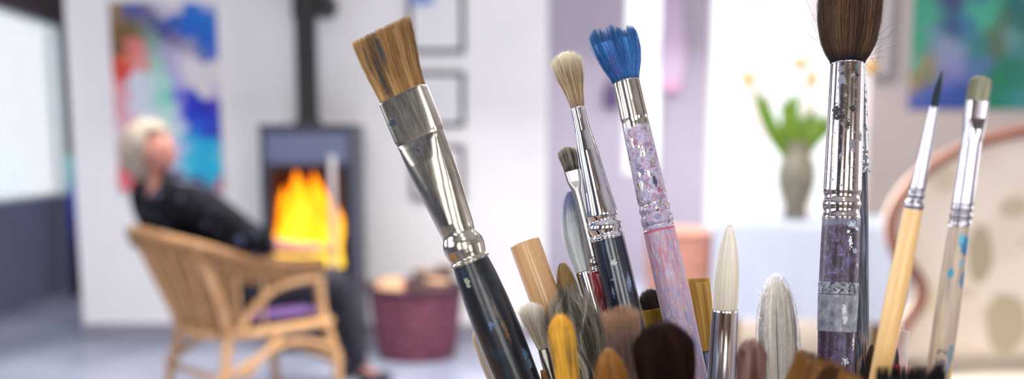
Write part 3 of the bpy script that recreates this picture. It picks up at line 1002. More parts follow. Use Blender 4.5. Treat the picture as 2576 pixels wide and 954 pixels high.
# 24 --- fine liner with natural wood handle
b = Brush('liner_paintbrush', 'fine pointed liner brush with a natural pale wood handle, leaning right', (2350, 268), 0.398, (2212, 954), 0.416)
b.solid('ferrule', [(0, 21), (2, 23), (100, 29), (208, 37), (213, 37), (216, 34), (220, 39), (226, 41), (231, 40), (235, 36), (240, 36), (244, 44), (250, 48), (256, 48), (262, 44), (265, 42)], SILVER)


def h24(t):
    return t.ramp(t.noise((1, 1, 0.04), s=500, detail=3), [(0.3, C(222, 176, 108)), (0.7, C(238, 198, 136))])


b.solid('handle', [(262, 42), (266, 44), (330, 47), (450, 52), (540, 52), (700, 48)], paint_handle('natural beech wood', h24, 0.35, 0.3, 0.05), tobottom=0.0032)
hm = hair('dark slate hair', [(0.0, (20, 30, 38)), (0.6, (44, 60, 68)), (1.0, (90, 108, 112))])
b.bristles(hm, 90, [(0, 18, None), (0.4, 18, None), (0.75, 11, None), (1, 3, None)], 500, tip='point', jag=0.05, bendpx=(2, 0))

# 25 --- grey filbert with numbered handle
b = Brush('filbert_paintbrush', 'filbert brush with pale greenish grey tip and worn numbered handle spotted blue, furthest right', (2459, 252), 0.398, (2359, 954), 0.416)
b.solid('ferrule', [(0, 55, 22, 5), (3, 56, 24, 5), (44, 55, 27, 5), (52, 52, 32, 4), (75, 49, 42, 3), (105, 48, 47, 2), (200, 50), (264, 52), (268, 49), (272, 53), (278, 54), (282, 49), (286, 50), (290, 55), (296, 55), (300, 50), (304, 50), (308, 54), (315, 54), (321, 51)], SILVER, m=56)


def h25(t):
    n = t.noise((1, 1, 0.12), s=420, detail=5)
    col = t.ramp(n, [(0.3, C(150, 134, 124)), (0.5, C(172, 154, 138)), (0.7, C(198, 176, 150))])
    for (tt, x, r, st, rgb) in ((362, 10, .0022, (.8, 1, .7), (25, 120, 160)), (350, -2, .0010, (1, 1, .5), (70, 160, 180)), (378, 12, .0014, (1, 1, .5), (20, 100, 150)), (438, -16, .0012, (1, 1, .6), (40, 140, 165)),
                                (452, 16, .0013, (1, 1, .4), (20, 110, 150)), (410, 6, .0008, (1, 1, .5), (110, 160, 180)), (640, 10, .0014, (1, 1, .3), (110, 130, 140)), (700, 24, .0024, (1, 1, .35), (200, 165, 60)), (672, 8, .0012, (1, 1, .5), (120, 135, 150))):
        col = t.mix(t.spot(loc(b, tt, x, w=56), r, st, 0.8, 500), col, C(*rgb))
    return col


b.solid('handle', [(319, 50), (323, 51), (420, 55), (540, 59), (709, 59)], paint_handle('worn grey wood', h25, 0.4, 0.3, 0.3), tobottom=0.0034)
fc = bpy.data.curves.new('number', 'FONT')
fc.body = '645 2'
fc.size = 0.0052
fc.extrude = 0.0
fo = bpy.data.objects.new('number', fc)
COL.objects.link(fo)
bpy.context.view_layer.update()
me = bpy.data.meshes.new_from_object(fo.evaluated_get(bpy.context.evaluated_depsgraph_get()))
bpy.data.objects.remove(fo)
bmx = bmesh.new()
bmx.from_mesh(me)
bmesh.ops.subdivide_edges(bmx, edges=bmx.edges, cuts=2)
zb, db = b.at(698)
for v in bmx.verts:
    x, y = v.co.x, v.co.y
    r = 59 / 2 * db / PXM + 0.00005
    th = (y + 0.0002) / r
    v.co = Vector((-math.sin(th) * r, -math.cos(th) * r, zb + x))
bmx.to_mesh(me)
bmx.free()
me.materials.append(plain('stamped ink', (62, 60, 84), 0.5))
o = link(bpy.data.objects.new('stamped_number', me), b.root)
tag(o, 'dark blue stamped digits')
hm = hair('pale greenish grey bristle', [(0.0, (110, 112, 96)), (0.5, (160, 160, 136)), (1.0, (206, 202, 176))])
b.bristles(hm, 64, [(0, 53, 22), (0.4, 57, 26), (1, 58, 26)], 1500, tip='edge', c=0.35, secn=3, jag=0.06, nclump=16, clump=0.3, rad=0.00007, hvr=(0.8, 0.2))

# 26 --- clear plastic tube
b = Brush('plastic_tube', 'empty clear plastic tube with a narrow stepped tip behind the pale wood handle', (2268, 834), 0.505, (2262, 954), 0.504, group='tools standing in the jar', cat='tube')
t = MT('clear plastic', (0.93, 0.93, 0.96, 1), 0.05)
tr = t.N.new('ShaderNodeBsdfTransparent')
tr.inputs['Color'].default_value = (0.93, 0.93, 0.95, 1)
lw = t.N.new('ShaderNodeLayerWeight')
lw.inputs['Blend'].default_value = 0.25
mx = t.N.new('ShaderNodeMixShader')
t.L.new(t.math('ADD', t.math('MULTIPLY', lw.outputs['Facing'], 0.6), 0.10, True), mx.inputs[0])
t.L.new(tr.outputs[0], mx.inputs[1])
t.L.new(t.b.outputs[0], mx.inputs[2])
t.L.new(mx.outputs[0], t.N['Material Output'].inputs[0])
b.solid('tube_body', [(-25, 9), (-24, 12), (-3, 13), (-2, 30), (0, 40), (3, 40), (60, 36), (120, 32)], t.m, tobottom=0.0022)

# 27 --- small red brush
b = Brush('pointed_paintbrush', 'tiny dark pointed brush with a red collar in front of the clear tube', (2253, 918), 0.478, (2249, 960), 0.479)
b.solid('ferrule', [(-3, 17), (0, 22), (26, 25), (42, 26)], plain('red metal collar', (150, 30, 50), 0.35, 0.3))
b.solid('handle', [(40, 24), (60, 24)], plain('dark handle lacquer', (40, 28, 36), 0.3), tobottom=0.0025)
hm = hair('dark violet hair', [(0.0, (30, 22, 32)), (1.0, (92, 76, 84))])
b.bristles(hm, 42, [(0, 17, None), (0.5, 12, None), (1, 2, None)], 300, tip='point')

# 28 --- black row at the bottom
b = Brush('wide_paintbrush', 'wide black brush whose ragged bristle tips rise along the bottom below the pale wood handle', (2276, 1060), 0.392, (2262, 1160), 0.401)
b.solid('ferrule', [(0, 150, 40, 6), (60, 144, 44, 5), (90, 90, 50, 3)], NICKEL)
b.solid('handle', [(88, 60), (101, 56)], plain('black wood', (30, 26, 26), 0.35), tobottom=0.004)
hm = hair('black bristle', [(0.0, (14, 12, 14)), (0.6, (38, 34, 36)), (1.0, (84, 76, 72))])
b.bristles(hm, 140, [(0, 148, 36), (0.6, 160, 40), (1, 168, 44)], 3800, secn=5, tip='flat', jag=0.16, cjag=0.12, nclump=40, clump=0.35, wob=0.01, rad=0.00006, core=0.8)

# 29 --- white bristles peeping out behind the wide brush
b = Brush('flat_paintbrush', 'flat brush with long white bristles peeping out left behind the dark teal handle', (1290, 1010), 0.507, (1312, 1062), 0.507)
b.solid('ferrule', [(0, 76, 22, 6), (56, 72, 26, 4)], DULL)
b.solid('handle', [(54, 44), (57, 44)], plain('pale handle lacquer', (190, 160, 110), 0.3), tobottom=0.003)
hm = hair('white hog bristle', [(0.0, (180, 160, 135)), (0.5, (220, 208, 190)), (1.0, (244, 240, 232))])
b.bristles(hm, 232, [(0, 76, 20), (0.5, 78, 22), (0.85, 66, 18), (1, 40, 12)], 1000, secn=4, tip='edge', c=0.3, jag=0.08, stray=0.01, straya=0.06)

# 30 --- tiny brown tip
b = Brush('pointed_paintbrush', 'tiny orange brown brush tip just right of the dark teal handle', (1392, 1030), 0.484, (1404, 1080), 0.485)
b.solid('ferrule', [(0, 24), (50, 24)], DULL)
b.solid('handle', [(48, 20), (51, 20)], plain('tan handle lacquer', (150, 100, 60), 0.3), tobottom=0.0025)
hm = hair('orange brown hair', [(0.0, (100, 60, 25)), (1.0, (205, 150, 90))])
b.bristles(hm, 104, [(0, 24, None), (0.5, 30, None), (1, 10, None)], 500, tip='point', jag=0.25, bendpx=(-4, 0))

# jar and table (below the picture)
JC = Vector((0.108, 0.497, 0.80))
g = G()
prof = [(0.0, 0.060), (0.003, 0.066), (0.03, 0.074), (0.08, 0.084), (0.13, 0.094), (0.150, 0.098), (0.153, 0.0985), (0.155, 0.096), (0.153, 0.0935), (0.13, 0.0895), (0.08, 0.0795), (0.03, 0.069), (0.005, 0.061), (0.0049, 0.0)]
m = 64
th = np.linspace(0, 2 * np.pi, m, endpoint=False)
V = np.concatenate([np.stack([r * np.cos(th), r * np.sin(th), np.full(m, z)], 1) for z, r in prof])
Q = [(i * m + j, i * m + (j + 1) % m, (i + 1) * m + (j + 1) % m, (i + 1) * m + j) for i in range(len(prof) - 1) for j in range(m)]
g.add(V, Q, poly=[list(range(m))[::-1]])
jar = g.build('brush_jar', plain('glazed stoneware', (150, 140, 130), 0.35, var=0.1), None)
jar.location = JC
tag(jar, 'wide stoneware jar holding all the paintbrushes', 'jar')

# ------------------------------------------------------------------ work table
tb = empty('work_table', (0.15, 0.5, 0))
tag(tb, 'plain wooden work table carrying the brush jar', 'table')
g = G()
box(g, -0.75, 0.75, -0.38, 0.42, 0.765, 0.80)
wood = plain('oiled oak', (150, 112, 74), 0.45, var=0.15, s=8)
bevel(g.build('tabletop', wood, tb, smooth=False), 0.004)
for sx in (-1, 1):
    for sy in (-1, 1):
        g = G()
        loft(g, [(0, .02, .02, 5, sx * .68, .02 + sy * .33), (0.765, .03, .03, 5, sx * .68, .02 + sy * .33)], 24, dense=False)
        g.build('leg', wood, tb)
g = G()
box(g, -0.68, 0.68, -0.325, -0.305, 0.68, 0.765)
box(g, -0.68, 0.68, 0.345, 0.365, 0.68, 0.765)
g.build('apron', wood, tb, smooth=False)

# ------------------------------------------------------------------ room shell
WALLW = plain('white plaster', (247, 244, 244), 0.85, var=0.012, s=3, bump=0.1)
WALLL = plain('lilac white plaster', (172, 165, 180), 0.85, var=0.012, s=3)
WALLB = plain('warm white plaster', (216, 204, 200), 0.85, var=0.012, s=3)
WALLG = plain('slate blue painted wall', (92, 98, 120), 0.8, var=0.03, s=3)  # shade of the backlit window wall is put into this base colour
CEIL = plain('ceiling white', (238, 236, 234), 0.9)
DARKW = plain('dark brown stained wood', (52, 40, 38), 0.5, var=0.15, s=6)
WHITEP = plain('white painted wood', (235, 234, 236), 0.4)
ZC = 2.95
ADDED_SKYP = 51
YB, YF = 9.2, -3.2
XR = 4.6


def xl(Y):
    return -3.62 - 0.075 * (Y - 7.04)


def structure(o, name=None):
    o['kind'] = 'structure'
    return o


g = G()
ft = MT('polished grey concrete', C(140, 146, 165), 0.32)
n = ft.noise(s=1.6, detail=6)
ft.set('Base Color', ft.ramp(n, [(0.3, C(122, 127, 148)), (0.7, C(168, 172, 190))]))
ft.set('Roughness', ft.math('ADD', ft.math('MULTIPLY', n, 0.15), 0.28))
box(g, -5, XR + 0.2, YF - 0.2, YB + 0.3, -0.1, 0.0)
structure(g.build('floor', ft.m, None, False))
g = G()
ADDED_SKY = [(-2.2, 1.6, 2.9, 4.7), (0.2, 3.6, 7.1, 8.5)]         # two unseen roof lights added for brightness, x0 x1 y0 y1
ys_ = sorted([YF - 0.2, YB + 0.3] + [v for s in ADDED_SKY for v in s[2:]])
for i in range(len(ys_) - 1):
    ym = (ys_[i] + ys_[i + 1]) / 2
    hit = [s for s in ADDED_SKY if s[2] < ym < s[3]]
    if hit:
        box(g, -5, hit[0][0], ys_[i], ys_[i + 1], ZC, ZC + 0.1)
        box(g, hit[0][1], XR + 0.2, ys_[i], ys_[i + 1], ZC, ZC + 0.1)
    else:
        box(g, -5, XR + 0.2, ys_[i], ys_[i + 1], ZC, ZC + 0.1)
structure(g.build('ceiling', CEIL, None, False))


def wall_with_holes(name, mat, O, U, length, thick, holes, z1=ZC, z0=0.0):
    """wall starting at O (x,y), running along U for length; holes: (s0, s1, z0, z1); the thickness lies to the left of U"""
    U = Vector((U[0], U[1], 0)).normalized()
    Nn = Vector((-U.y, U.x, 0))
    g = G()
    xs = sorted(set([0, length] + [h[0] for h in holes] + [h[1] for h in holes]))
    zs = sorted(set([z0, z1] + [h[2] for h in holes] + [h[3] for h in holes]))
    M = Matrix(((U.x, Nn.x, 0, O[0]), (U.y, Nn.y, 0, O[1]), (0, 0, 1, 0), (0, 0, 0, 1)))
    for i in range(len(xs) - 1):
        for k in range(len(zs) - 1):
            cx, cz = (xs[i] + xs[i + 1]) / 2, (zs[k] + zs[k + 1]) / 2
            if any(h[0] < cx < h[1] and h[2] < cz < h[3] for h in holes):
                continue
            box(g, xs[i], xs[i + 1], 0, thick, zs[k], zs[k + 1], M)
    o = g.build(name, mat, None, False)
    structure(o)
    return o, M


def window(name, M, s0, s1, z0, z1, depth, mat, nx=1, nz=1, bar=0.05, area=None, color=(0.93, 0.96, 1.0)):
    """frame, mullions and panes set in an opening, plus the daylight outside it"""
    w = empty(name, matrix=M @ Matrix.Translation((s0, depth, z0)))
    W, H = s1 - s0, z1 - z0
    g = G()
    e = 0.002
    box(g, e, bar, -0.03, 0.03, e, H - e)
    box(g, W - bar, W - e, -0.03, 0.03, e, H - e)
    box(g, bar, W - bar, -0.03, 0.03, e, bar)
    box(g, bar, W - bar, -0.03, 0.03, H - bar, H - e)
    for i in range(1, nx):
        x = W * i / nx
        box(g, x - bar * .35, x + bar * .35, -0.02, 0.02, bar, H - bar)
    for k in range(1, nz):
        z = H * k / nz
        box(g, bar, W - bar, -0.018, 0.018, z - bar * .3, z + bar * .3)
    g.build('window_frame', mat, w, False)
    g = G()
    box(g, bar, W - bar, -0.003, 0.003, bar, H - bar)
    pane = g.build('pane', GLASS, w, False)
    structure(w)
    if area:
        ld = bpy.data.lights.new('daylight_' + name, 'AREA')
        ld.shape = 'RECTANGLE'
        ld.size = W
        ld.size_y = H
        ld.energy = area * W * H
        ld.color = color
        lo = bpy.data.objects.new('daylight_' + name, ld)
        COL.objects.link(lo)
        # shines through the opening into the room (local -Z of the lamp = -normal of the wall)
        out_ = (M.to_3x3() @ Vector((0, 1, 0))).normalized()
        ax = -(M.to_3x3() @ Vector((1, 0, 0))).normalized()
        R_ = Matrix((ax, Vector((0, 0, 1)), out_)).transposed().to_4x4()
        lo.matrix_world = Matrix.Translation(M @ Vector(((s0 + s1) / 2, depth + (0.12 if depth > 0.04 else 0.04), (z0 + z1) / 2))) @ R_
    return w


gt = MT('window glass', (1, 1, 1, 1), 0.02)
tr = gt.N.new('ShaderNodeBsdfTransparent')
glo = gt.N.new('ShaderNodeBsdfGlossy')
glo.inputs['Roughness'].default_value = 0.02
fr = gt.N.new('ShaderNodeFresnel')
mx = gt.N.new('ShaderNodeMixShader')
gt.L.new(gt.math('MULTIPLY', fr.outputs[0], 0.8), mx.inputs[0])
gt.L.new(tr.outputs[0], mx.inputs[1])
gt.L.new(glo.outputs[0], mx.inputs[2])
gt.L.new(mx.outputs[0], gt.N['Material Output'].inputs[0])
GLASS = gt.m

for k, (x0_, x1_, y0_, y1_) in enumerate(ADDED_SKY):
    MS = Matrix(((1, 0, 0, 0), (0, 0, 1, y0_), (0, 1, 0, ZC), (0, 0, 0, 1)))
    window('window_%d' % (11 + k), MS, x0_, x1_, 0.0, y1_ - y0_, 0.07, WHITEP, 3, 1, 0.05, area=(ADDED_SKYP, 54)[k], color=(1.0, 0.975, 0.945))  # unseen skylights, added to brighten the far rooms
# left wall: runs from the front to the back, room on its right
dY = YB + 0.2 - YF
U = Vector((-0.075, 1, 0)).normalized()
Ll = dY / U.y
O = (xl(YF), YF)
s_of = lambda Y: (Y - YF) / U.y
wl, ML = wall_with_holes('wall_left', WALLG, O, (U.x, U.y), Ll, 0.06, [(s_of(5.6), s_of(8.38), 0.79, 2.17), (s_of(-1.6), s_of(0.6), 0.8, 2.3), (s_of(1.6), s_of(3.4), 0.8, 2.3)])
PALEF = plain('pale grey green window frame', (214, 222, 224), 0.5)
window('window_1', ML, s_of(5.6), s_of(8.38), 0.79, 2.17, 0.03, PALEF, 2, 1, 0.03, area=9, color=(0.90, 0.95, 1.0))
window('window_2', ML, s_of(1.6), s_of(3.4), 0.8, 2.3, 0.03, WHITEP, 2, 2, 0.06, area=20, color=(0.92, 0.96, 1.0))  # unseen side window, added to light the room and streak the metal
window('window_3', ML, s_of(-1.6), s_of(0.6), 0.8, 2.3, 0.03, WHITEP, 2, 2, 0.06, area=8, color=(0.92, 0.96, 1.0))  # added out of view for side light and ferrule reflections
# dark timber post between the window and the far corner
g = G()
x0 = xl(8.5)
M_ = Matrix.Translation((xl(8.42), 8.42, 0)) @ Matrix.Rotation(math.atan2(0.075, 1), 4, 'Z')
box(g, 0.002, 0.06, 0.0, 0.62, 0.0, ZC - 0.002, M_)
structure(g.build('trim_1', DARKW, None, False))
g = G()
M_ = Matrix.Translation((xl(7.0), 7.0, 0)) @ Matrix.Rotation(math.atan2(0.075, 1), 4, 'Z')
box(g, 0.002, 0.05, -1.6, 1.38, 2.19, 2.60, M_)
structure(g.build('trim_2', DARKW, None, False))

# far wall of the back room, with a narrow and a wide window
XO = -4.2
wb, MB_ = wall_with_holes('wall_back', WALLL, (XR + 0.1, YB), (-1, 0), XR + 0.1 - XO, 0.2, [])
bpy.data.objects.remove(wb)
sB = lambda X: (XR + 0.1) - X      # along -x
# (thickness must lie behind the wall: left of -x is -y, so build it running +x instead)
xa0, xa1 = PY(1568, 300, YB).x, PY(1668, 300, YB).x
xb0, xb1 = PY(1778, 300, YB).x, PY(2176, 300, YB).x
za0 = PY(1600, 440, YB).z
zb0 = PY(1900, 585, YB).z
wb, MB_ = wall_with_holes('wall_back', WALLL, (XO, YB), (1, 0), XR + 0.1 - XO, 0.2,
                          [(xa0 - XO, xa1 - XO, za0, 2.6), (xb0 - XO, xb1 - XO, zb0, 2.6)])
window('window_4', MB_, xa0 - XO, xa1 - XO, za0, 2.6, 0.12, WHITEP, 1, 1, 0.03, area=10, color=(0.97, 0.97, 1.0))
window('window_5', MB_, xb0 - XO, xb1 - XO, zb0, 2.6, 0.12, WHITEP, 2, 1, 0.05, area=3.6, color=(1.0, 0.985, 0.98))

# partition with the stove
YP = 6.1
px0 = PY(212, 850, YP).x
px1 = PY(1377, 400, YP).x
g = G()
box(g, px0, px1, YP, YP + 0.14, 0.0, ZC - 0.001)
structure(g.build('wall_partition', WALLW, None, False))
# warm white wall on the right, standing forward of the far windows
YR = 6.7
rx0 = PY(2176, 500, YR).x
g = G()
box(g, rx0, XR, YR, YR + 0.14, 0.0, ZC - 0.001)
structure(g.build('wall_alcove', WALLB, None, False))
# right wall and front wall behind the camera; their unseen windows are added for light
wr, MR = wall_with_holes('wall_right', WALLB, (XR, YB + 0.2), (0, -1), YB + 0.2 - YF, 0.25, [(YB + 0.2 - 2.6, YB + 0.2 - 0.4, 0.7, 2.35), (YB + 0.2 - 5.9, YB + 0.2 - 3.7, 0.7, 2.35)])
window('window_6', MR, YB + 0.2 - 2.6, YB + 0.2 - 0.4, 0.7, 2.35, 0.14, WHITEP, 2, 1, 0.06, area=8, color=(1.0, 0.97, 0.94))  # out of view, added for side light and streaks on the ferrules
window('window_7', MR, YB + 0.2 - 5.9, YB + 0.2 - 3.7, 0.7, 2.35, 0.14, WHITEP, 2, 1, 0.06, area=6, color=(1.0, 0.97, 0.94))  # unseen window added to brighten the far half of the room
wf, MF = wall_with_holes('wall_front', plain('sand plaster', (128, 108, 84), 0.85, var=0.03, s=3), (XR + 0.1, YF), (-1, 0), XR + 0.1 + 3.2, 0.2,
                         [(1.2, 2.7, 0.5, 2.5), (3.6, 4.9, 0.5, 2.5), (5.8, 7.0, 0.5, 2.5)])
for i, (a, c) in enumerate(((1.2, 2.7), (3.6, 4.9), (5.8, 7.0))):
    window('window_%d' % (8 + i), MF, a, c, 0.5, 2.5, 0.1, DARKW, 1, 1, 0.07, area=14, color=(1.0, 0.985, 0.97))  # unseen tall windows added for frontal light and white ferrule streaks
# skirting
g = G()
box(g, px0, px1, YP - 0.015, YP - 0.001, 0.0, 0.09)
structure(g.build('baseboard_partition', plain('grey skirting', (150, 146, 158), 0.5), None, False))
# rug in the right half
g = G()
a_ = PZ(1560, 880, 0.0)
box(g, 1.35, 4.3, 4.2, 6.66, 0.0, 0.012)
rug = g.build('rug', plain('sisal', (146, 132, 118), 0.9, var=0.06, s=60), None, False)
tag(rug, 'flat sand coloured rug on the floor around the draped table', 'rug')

# ------------------------------------------------------------------ pictures
def painting(name, x0, x1, y0, y1, Y, seeds, sharp, label, edge=(230, 228, 225), nx=90, group=None, deep=0.03):
    A, B_ = PY(x0, (y0 + y1) / 2, Y), PY(x1, (y0 + y1) / 2, Y)
    zt, zb = PY((x0 + x1) / 2, y0, Y).z, PY((x0 + x1) / 2, y1, Y).z
    root = empty(name, ((A.x + B_.x) / 2, Y, zb))
    W, H = B_.x - A.x, zt - zb
    tag(root, label, 'painting', group)
    g = G()
    box(g, -W / 2, W / 2, -deep + 0.002, 0, 0, H)
    g.build('stretcher', plain('raw canvas edge', edge, 0.8), root, False)
    ny = int(nx * H / W)
    V, Q = [], []
    cols = []
    sp = np.array([(s[0], s[1]) for s in seeds], float)
    sc = np.array([[lin(v) for v in s[2]] for s in seeds])
    wt = np.array([s[3] if len(s) > 3 else 1.0 for s in seeds])
    for j in range(ny + 1):
        for i in range(nx + 1):
            fx, fy = i / nx, j / ny
            V.append((-W / 2 + W * fx, -deep, H * fy))
            q = np.array([x0 + (x1 - x0) * fx, y1 + (y0 - y1) * fy])
            q = q + 5 * np.array([math.sin(q[1] * .11 + q[0] * .03), math.sin(q[0] * .13)])
            d = np.sqrt(((sp - q) ** 2).sum(1)) / wt
            w_ = np.exp(-(d - d.min()) / sharp)
            cols.append((w_[:, None] * sc).sum(0) / w_.sum())
    for j in range(ny):
        for i in range(nx):
            a = j * (nx + 1) + i
            Q.append((a, a + 1, a + nx + 2, a + nx + 1))
    g = G()
    g.add(V, Q)
    o = g.build('canvas', None, root)
    at = o.data.attributes.new('paint', 'FLOAT_COLOR', 'POINT')
    at.data.foreach_set('color', np.concatenate([np.array(cols), np.ones((len(cols), 1))], 1).reshape(-1).astype(np.float32))
    t = MT('oil paint ' + name, (1, 1, 1, 1), 0.5)
    t.set('Base Color', t.attrc('paint'))
    t.bump(t.noise(s=40, detail=4), 0.2, 0.003)
    o.data.materials.append(t.m)
    return root


WHT = (232, 226, 228)
seedsL = [(310, 40, (150, 118, 92)), (312, 80, (128, 88, 40)), (335, 60, (112, 100, 80)), (345, 85, (118, 90, 30)), (305, 120, (116, 80, 45)), (320, 150, (215, 110, 80)),
          (350, 25, (82, 90, 160)), (385, 35, (110, 100, 150)), (400, 60, (80, 90, 140)), (425, 78, (60, 70, 140)), (375, 70, (120, 130, 120)), (400, 95, (125, 150, 140)),
          (450, 55, (40, 90, 180)), (490, 45, (0, 104, 200)), (525, 40, (0, 112, 205)), (480, 75, (0, 96, 200)), (520, 80, (0, 98, 196)), (535, 115, (30, 100, 205)), (550, 60, (30, 110, 200)), (548, 135, (60, 100, 200)),
          (440, 25, (220, 212, 222)), (415, 20, (190, 185, 205)), (540, 14, (190, 190, 220)),
          (450, 100, (120, 110, 150)), (480, 118, (165, 155, 180)), (510, 135, (110, 125, 175)),
          (345, 110, (232, 132, 128)), (365, 130, (236, 130, 128)), (330, 145, (232, 110, 90)), (312, 170, (222, 58, 36)), (325, 160, (228, 80, 55)), (350, 155, (240, 150, 140)), (305, 195, (226, 80, 70)), (375, 150, (225, 160, 155)),
          (390, 120, (140, 175, 160)), (400, 160, (165, 215, 195)), (415, 200, (180, 230, 215)), (420, 240, (150, 225, 205)), (425, 290, (205, 240, 230)), (440, 330, (210, 235, 235)), (405, 260, (175, 230, 215)),
          (350, 200, (225, 228, 238)), (365, 240, (222, 230, 240)), (335, 260, (228, 222, 235)), (385, 200, (210, 230, 232)), (380, 290, (225, 232, 240)),
          (300, 230, (240, 170, 175)), (312, 265, (238, 160, 170)), (300, 210, (236, 150, 150)), (300, 300, (232, 180, 190)), (300, 350, (228, 205, 215)), (300, 400, (235, 190, 200)), (315, 430, (220, 80, 90)), (305, 460, (235, 120, 130)), (340, 440, (190, 60, 60)),
          (425, 120, (175, 170, 205)), (440, 160, (190, 182, 220)), (455, 200, (185, 180, 225)), (462, 240, (130, 130, 225)), (452, 300, (190, 200, 235)), (450, 360, (190, 200, 235)), (445, 400, (180, 200, 235)),
          (500, 160, WHT), (540, 180, WHT), (480, 190, WHT), (520, 220, WHT), (550, 230, (215, 205, 225)), (470, 150, (222, 215, 225)), (555, 170, (235, 225, 225)),
          (478, 245, (20, 40, 200)), (500, 265, (0, 40, 190)), (525, 270, (0, 20, 185)), (545, 275, (60, 50, 190)), (480, 290, (0, 60, 205)), (520, 310, (0, 70, 205)), (545, 330, (30, 60, 190)), (495, 330, (10, 110, 215)),
          (475, 350, (80, 190, 225)), (500, 370, (20, 185, 228)), (530, 370, (10, 180, 225)), (540, 420, (0, 190, 228)), (505, 420, (20, 180, 222)), (470, 400, (60, 195, 228)), (530, 450, (40, 170, 205)), (552, 400, (90, 190, 220)),
          (548, 470, (190, 120, 140)), (500, 470, (40, 60, 110)), (420, 460, (60, 50, 70)), (370, 400, (190, 120, 120))]
painting('painted_picture', 291, 556, 8, 482, YP - 0.002, seedsL, 3.0, 'large abstract painting with blue, cyan, red and mint shapes behind the seated person')
seedsR = [(2300, 30, (60, 160, 130)), (2340, 40, (70, 170, 140)), (2310, 100, (60, 165, 128)), (2295, 160, (100, 180, 150)), (2330, 130, (75, 150, 125)), (2380, 20, (60, 70, 120)), (2390, 60, (52, 84, 132)), (2365, 40, (70, 120, 130)),
          (2380, 80, (55, 80, 125)), (2350, 90, (110, 150, 170)), (2370, 115, (150, 155, 185)), (2350, 120, (130, 150, 175)), (2400, 120, (135, 150, 185)), (2420, 60, (58, 115, 160)), (2430, 90, (60, 125, 150)), (2440, 30, (70, 170, 150)),
          (2470, 50, (72, 180, 150)), (2490, 20, (70, 170, 140)), (2450, 120, (50, 130, 130)), (2500, 80, (90, 120, 90)), (2515, 40, (70, 110, 90)), (2540, 20, (30, 110, 110)), (2530, 100, (110, 160, 160)), (2560, 120, (70, 140, 140)), (2570, 60, (40, 115, 110)),
          (2505, 110, (85, 100, 80)), (2570, 200, (30, 130, 115)), (2540, 170, (20, 120, 100)), (2510, 200, (10, 128, 84)), (2500, 240, (0, 130, 90)), (2530, 240, (25, 135, 120)), (2480, 220, (30, 110, 110)), (2570, 260, (60, 145, 150)),
          (2330, 160, (170, 130, 100)), (2310, 190, (150, 140, 90)), (2300, 215, (180, 150, 110)), (2340, 180, (130, 140, 100)), (2320, 215, (110, 115, 120)), (2370, 150, (145, 150, 190)), (2400, 170, (140, 140, 195)), (2380, 200, (110, 115, 185)),
          (2300, 250, (80, 100, 180)), (2330, 240, (60, 100, 185)), (2360, 250, (60, 85, 175)), (2400, 240, (45, 80, 165)), (2430, 230, (40, 75, 155)), (2440, 200, (90, 110, 170)), (2460, 170, (80, 120, 165)), (2450, 260, (40, 90, 150)),
          (2620, 60, (60, 150, 120)), (2640, 200, (200, 150, 100)), (2680, 120, (60, 110, 150)), (2300, -30, (60, 160, 130)), (2450, -30, (60, 90, 140)), (2600, -30, (70, 160, 130))]
painting('painted_picture', 2288, 2720, -50, 277, YR - 0.002, seedsR, 8.0, 'abstract painting in greens and blues on the warm white wall above the rattan hoop armchair')

# canvas leaning in the far left corner, teal above deep blue
g = G()
a0, a1 = PY(168, 560, 7.9), PY(262, 560, 7.9)
zt = PY(190, 392, 7.9).z
W = a1.x - a0.x
root = empty('leaning_canvas', (a0.x, 7.9, 0))
tag(root, 'tall canvas painted teal over deep blue, standing in the corner behind the white wall', 'painting')
t = MT('teal and blue paint', (1, 1, 1, 1), 0.5)
sep = t.N.new('ShaderNodeSeparateXYZ')
t.L.new(t.tc(), sep.inputs[0])
t.set('Base Color', t.ramp(t.math('DIVIDE', sep.outputs[2], zt), [(0.0, C(14, 12, 40)), (0.35, C(16, 16, 90)), (0.55, C(8, 40, 160)), (0.72, C(0, 60, 170)), (0.84, C(0, 135, 150)), (1.0, C(0, 150, 140))]))
M_ = Matrix.Rotation(math.radians(-3), 4, 'X')
box(g, 0, W, 0, 0.03, 0.0, zt, M_)
g.build('canvas', t.m, root, False)
g = G()
box(g, 0.02, W - .02, 0.032, 0.05, 0.0, zt - 0.02, M_)
g.build('stretcher', plain('pine stretcher', (150, 120, 80), 0.6), root, False)

# certificates in black frames
FRM = plain('black frame', (20, 18, 24), 0.35)
PAP = plain('white paper', (240, 239, 240), 0.7)


def certificate(x0, x1, y0, y1, label, note=None):
    Y = YP - 0.001
    A, B_ = PY(x0, (y0 + y1) / 2, Y), PY(x1, (y0 + y1) / 2, Y)
    zt, zb = PY(x0, y0, Y).z, PY(x0, y1, Y).z
    W, H = B_.x - A.x, zt - zb
    root = empty('picture_frame', ((A.x + B_.x) / 2, Y, zb))
    tag(root, label, 'picture', 'black framed certificates on the white wall')
    g = G()
    f = 0.024
    for (a, b_, c, d) in ((-W / 2, -W / 2 + f, 0, H), (W / 2 - f, W / 2, 0, H), (-W / 2 + f, W / 2 - f, 0, f), (-W / 2 + f, W / 2 - f, H - f, H)):
        box(g, a, b_, -0.025, 0, c, d)
    g.build('frame', FRM, root, False)
    g = G()
    box(g, -W / 2 + f, W / 2 - f, -0.012, -0.002, f, H - f)
    pp = g.build('mount', PAP, root, False)
    g = G()
    for k in range(6):
        w_ = W * (0.22 + 0.08 * ((k * 7) % 3))
        box(g, -w_ / 2, w_ / 2, -0.0135, -0.012, H * (0.25 + 0.09 * k), H * (0.25 + 0.09 * k) + 0.004)
    g.build('printed_lines', plain('faint ink', (205, 205, 210), 0.7), pp, False)
    if note:
        g = G()
        box(g, *note[0], -0.03, -0.026, *note[1])
        o = g.build('blue_label', plain('pale blue paper', (120, 150, 215), 0.6), root, False)
    return root


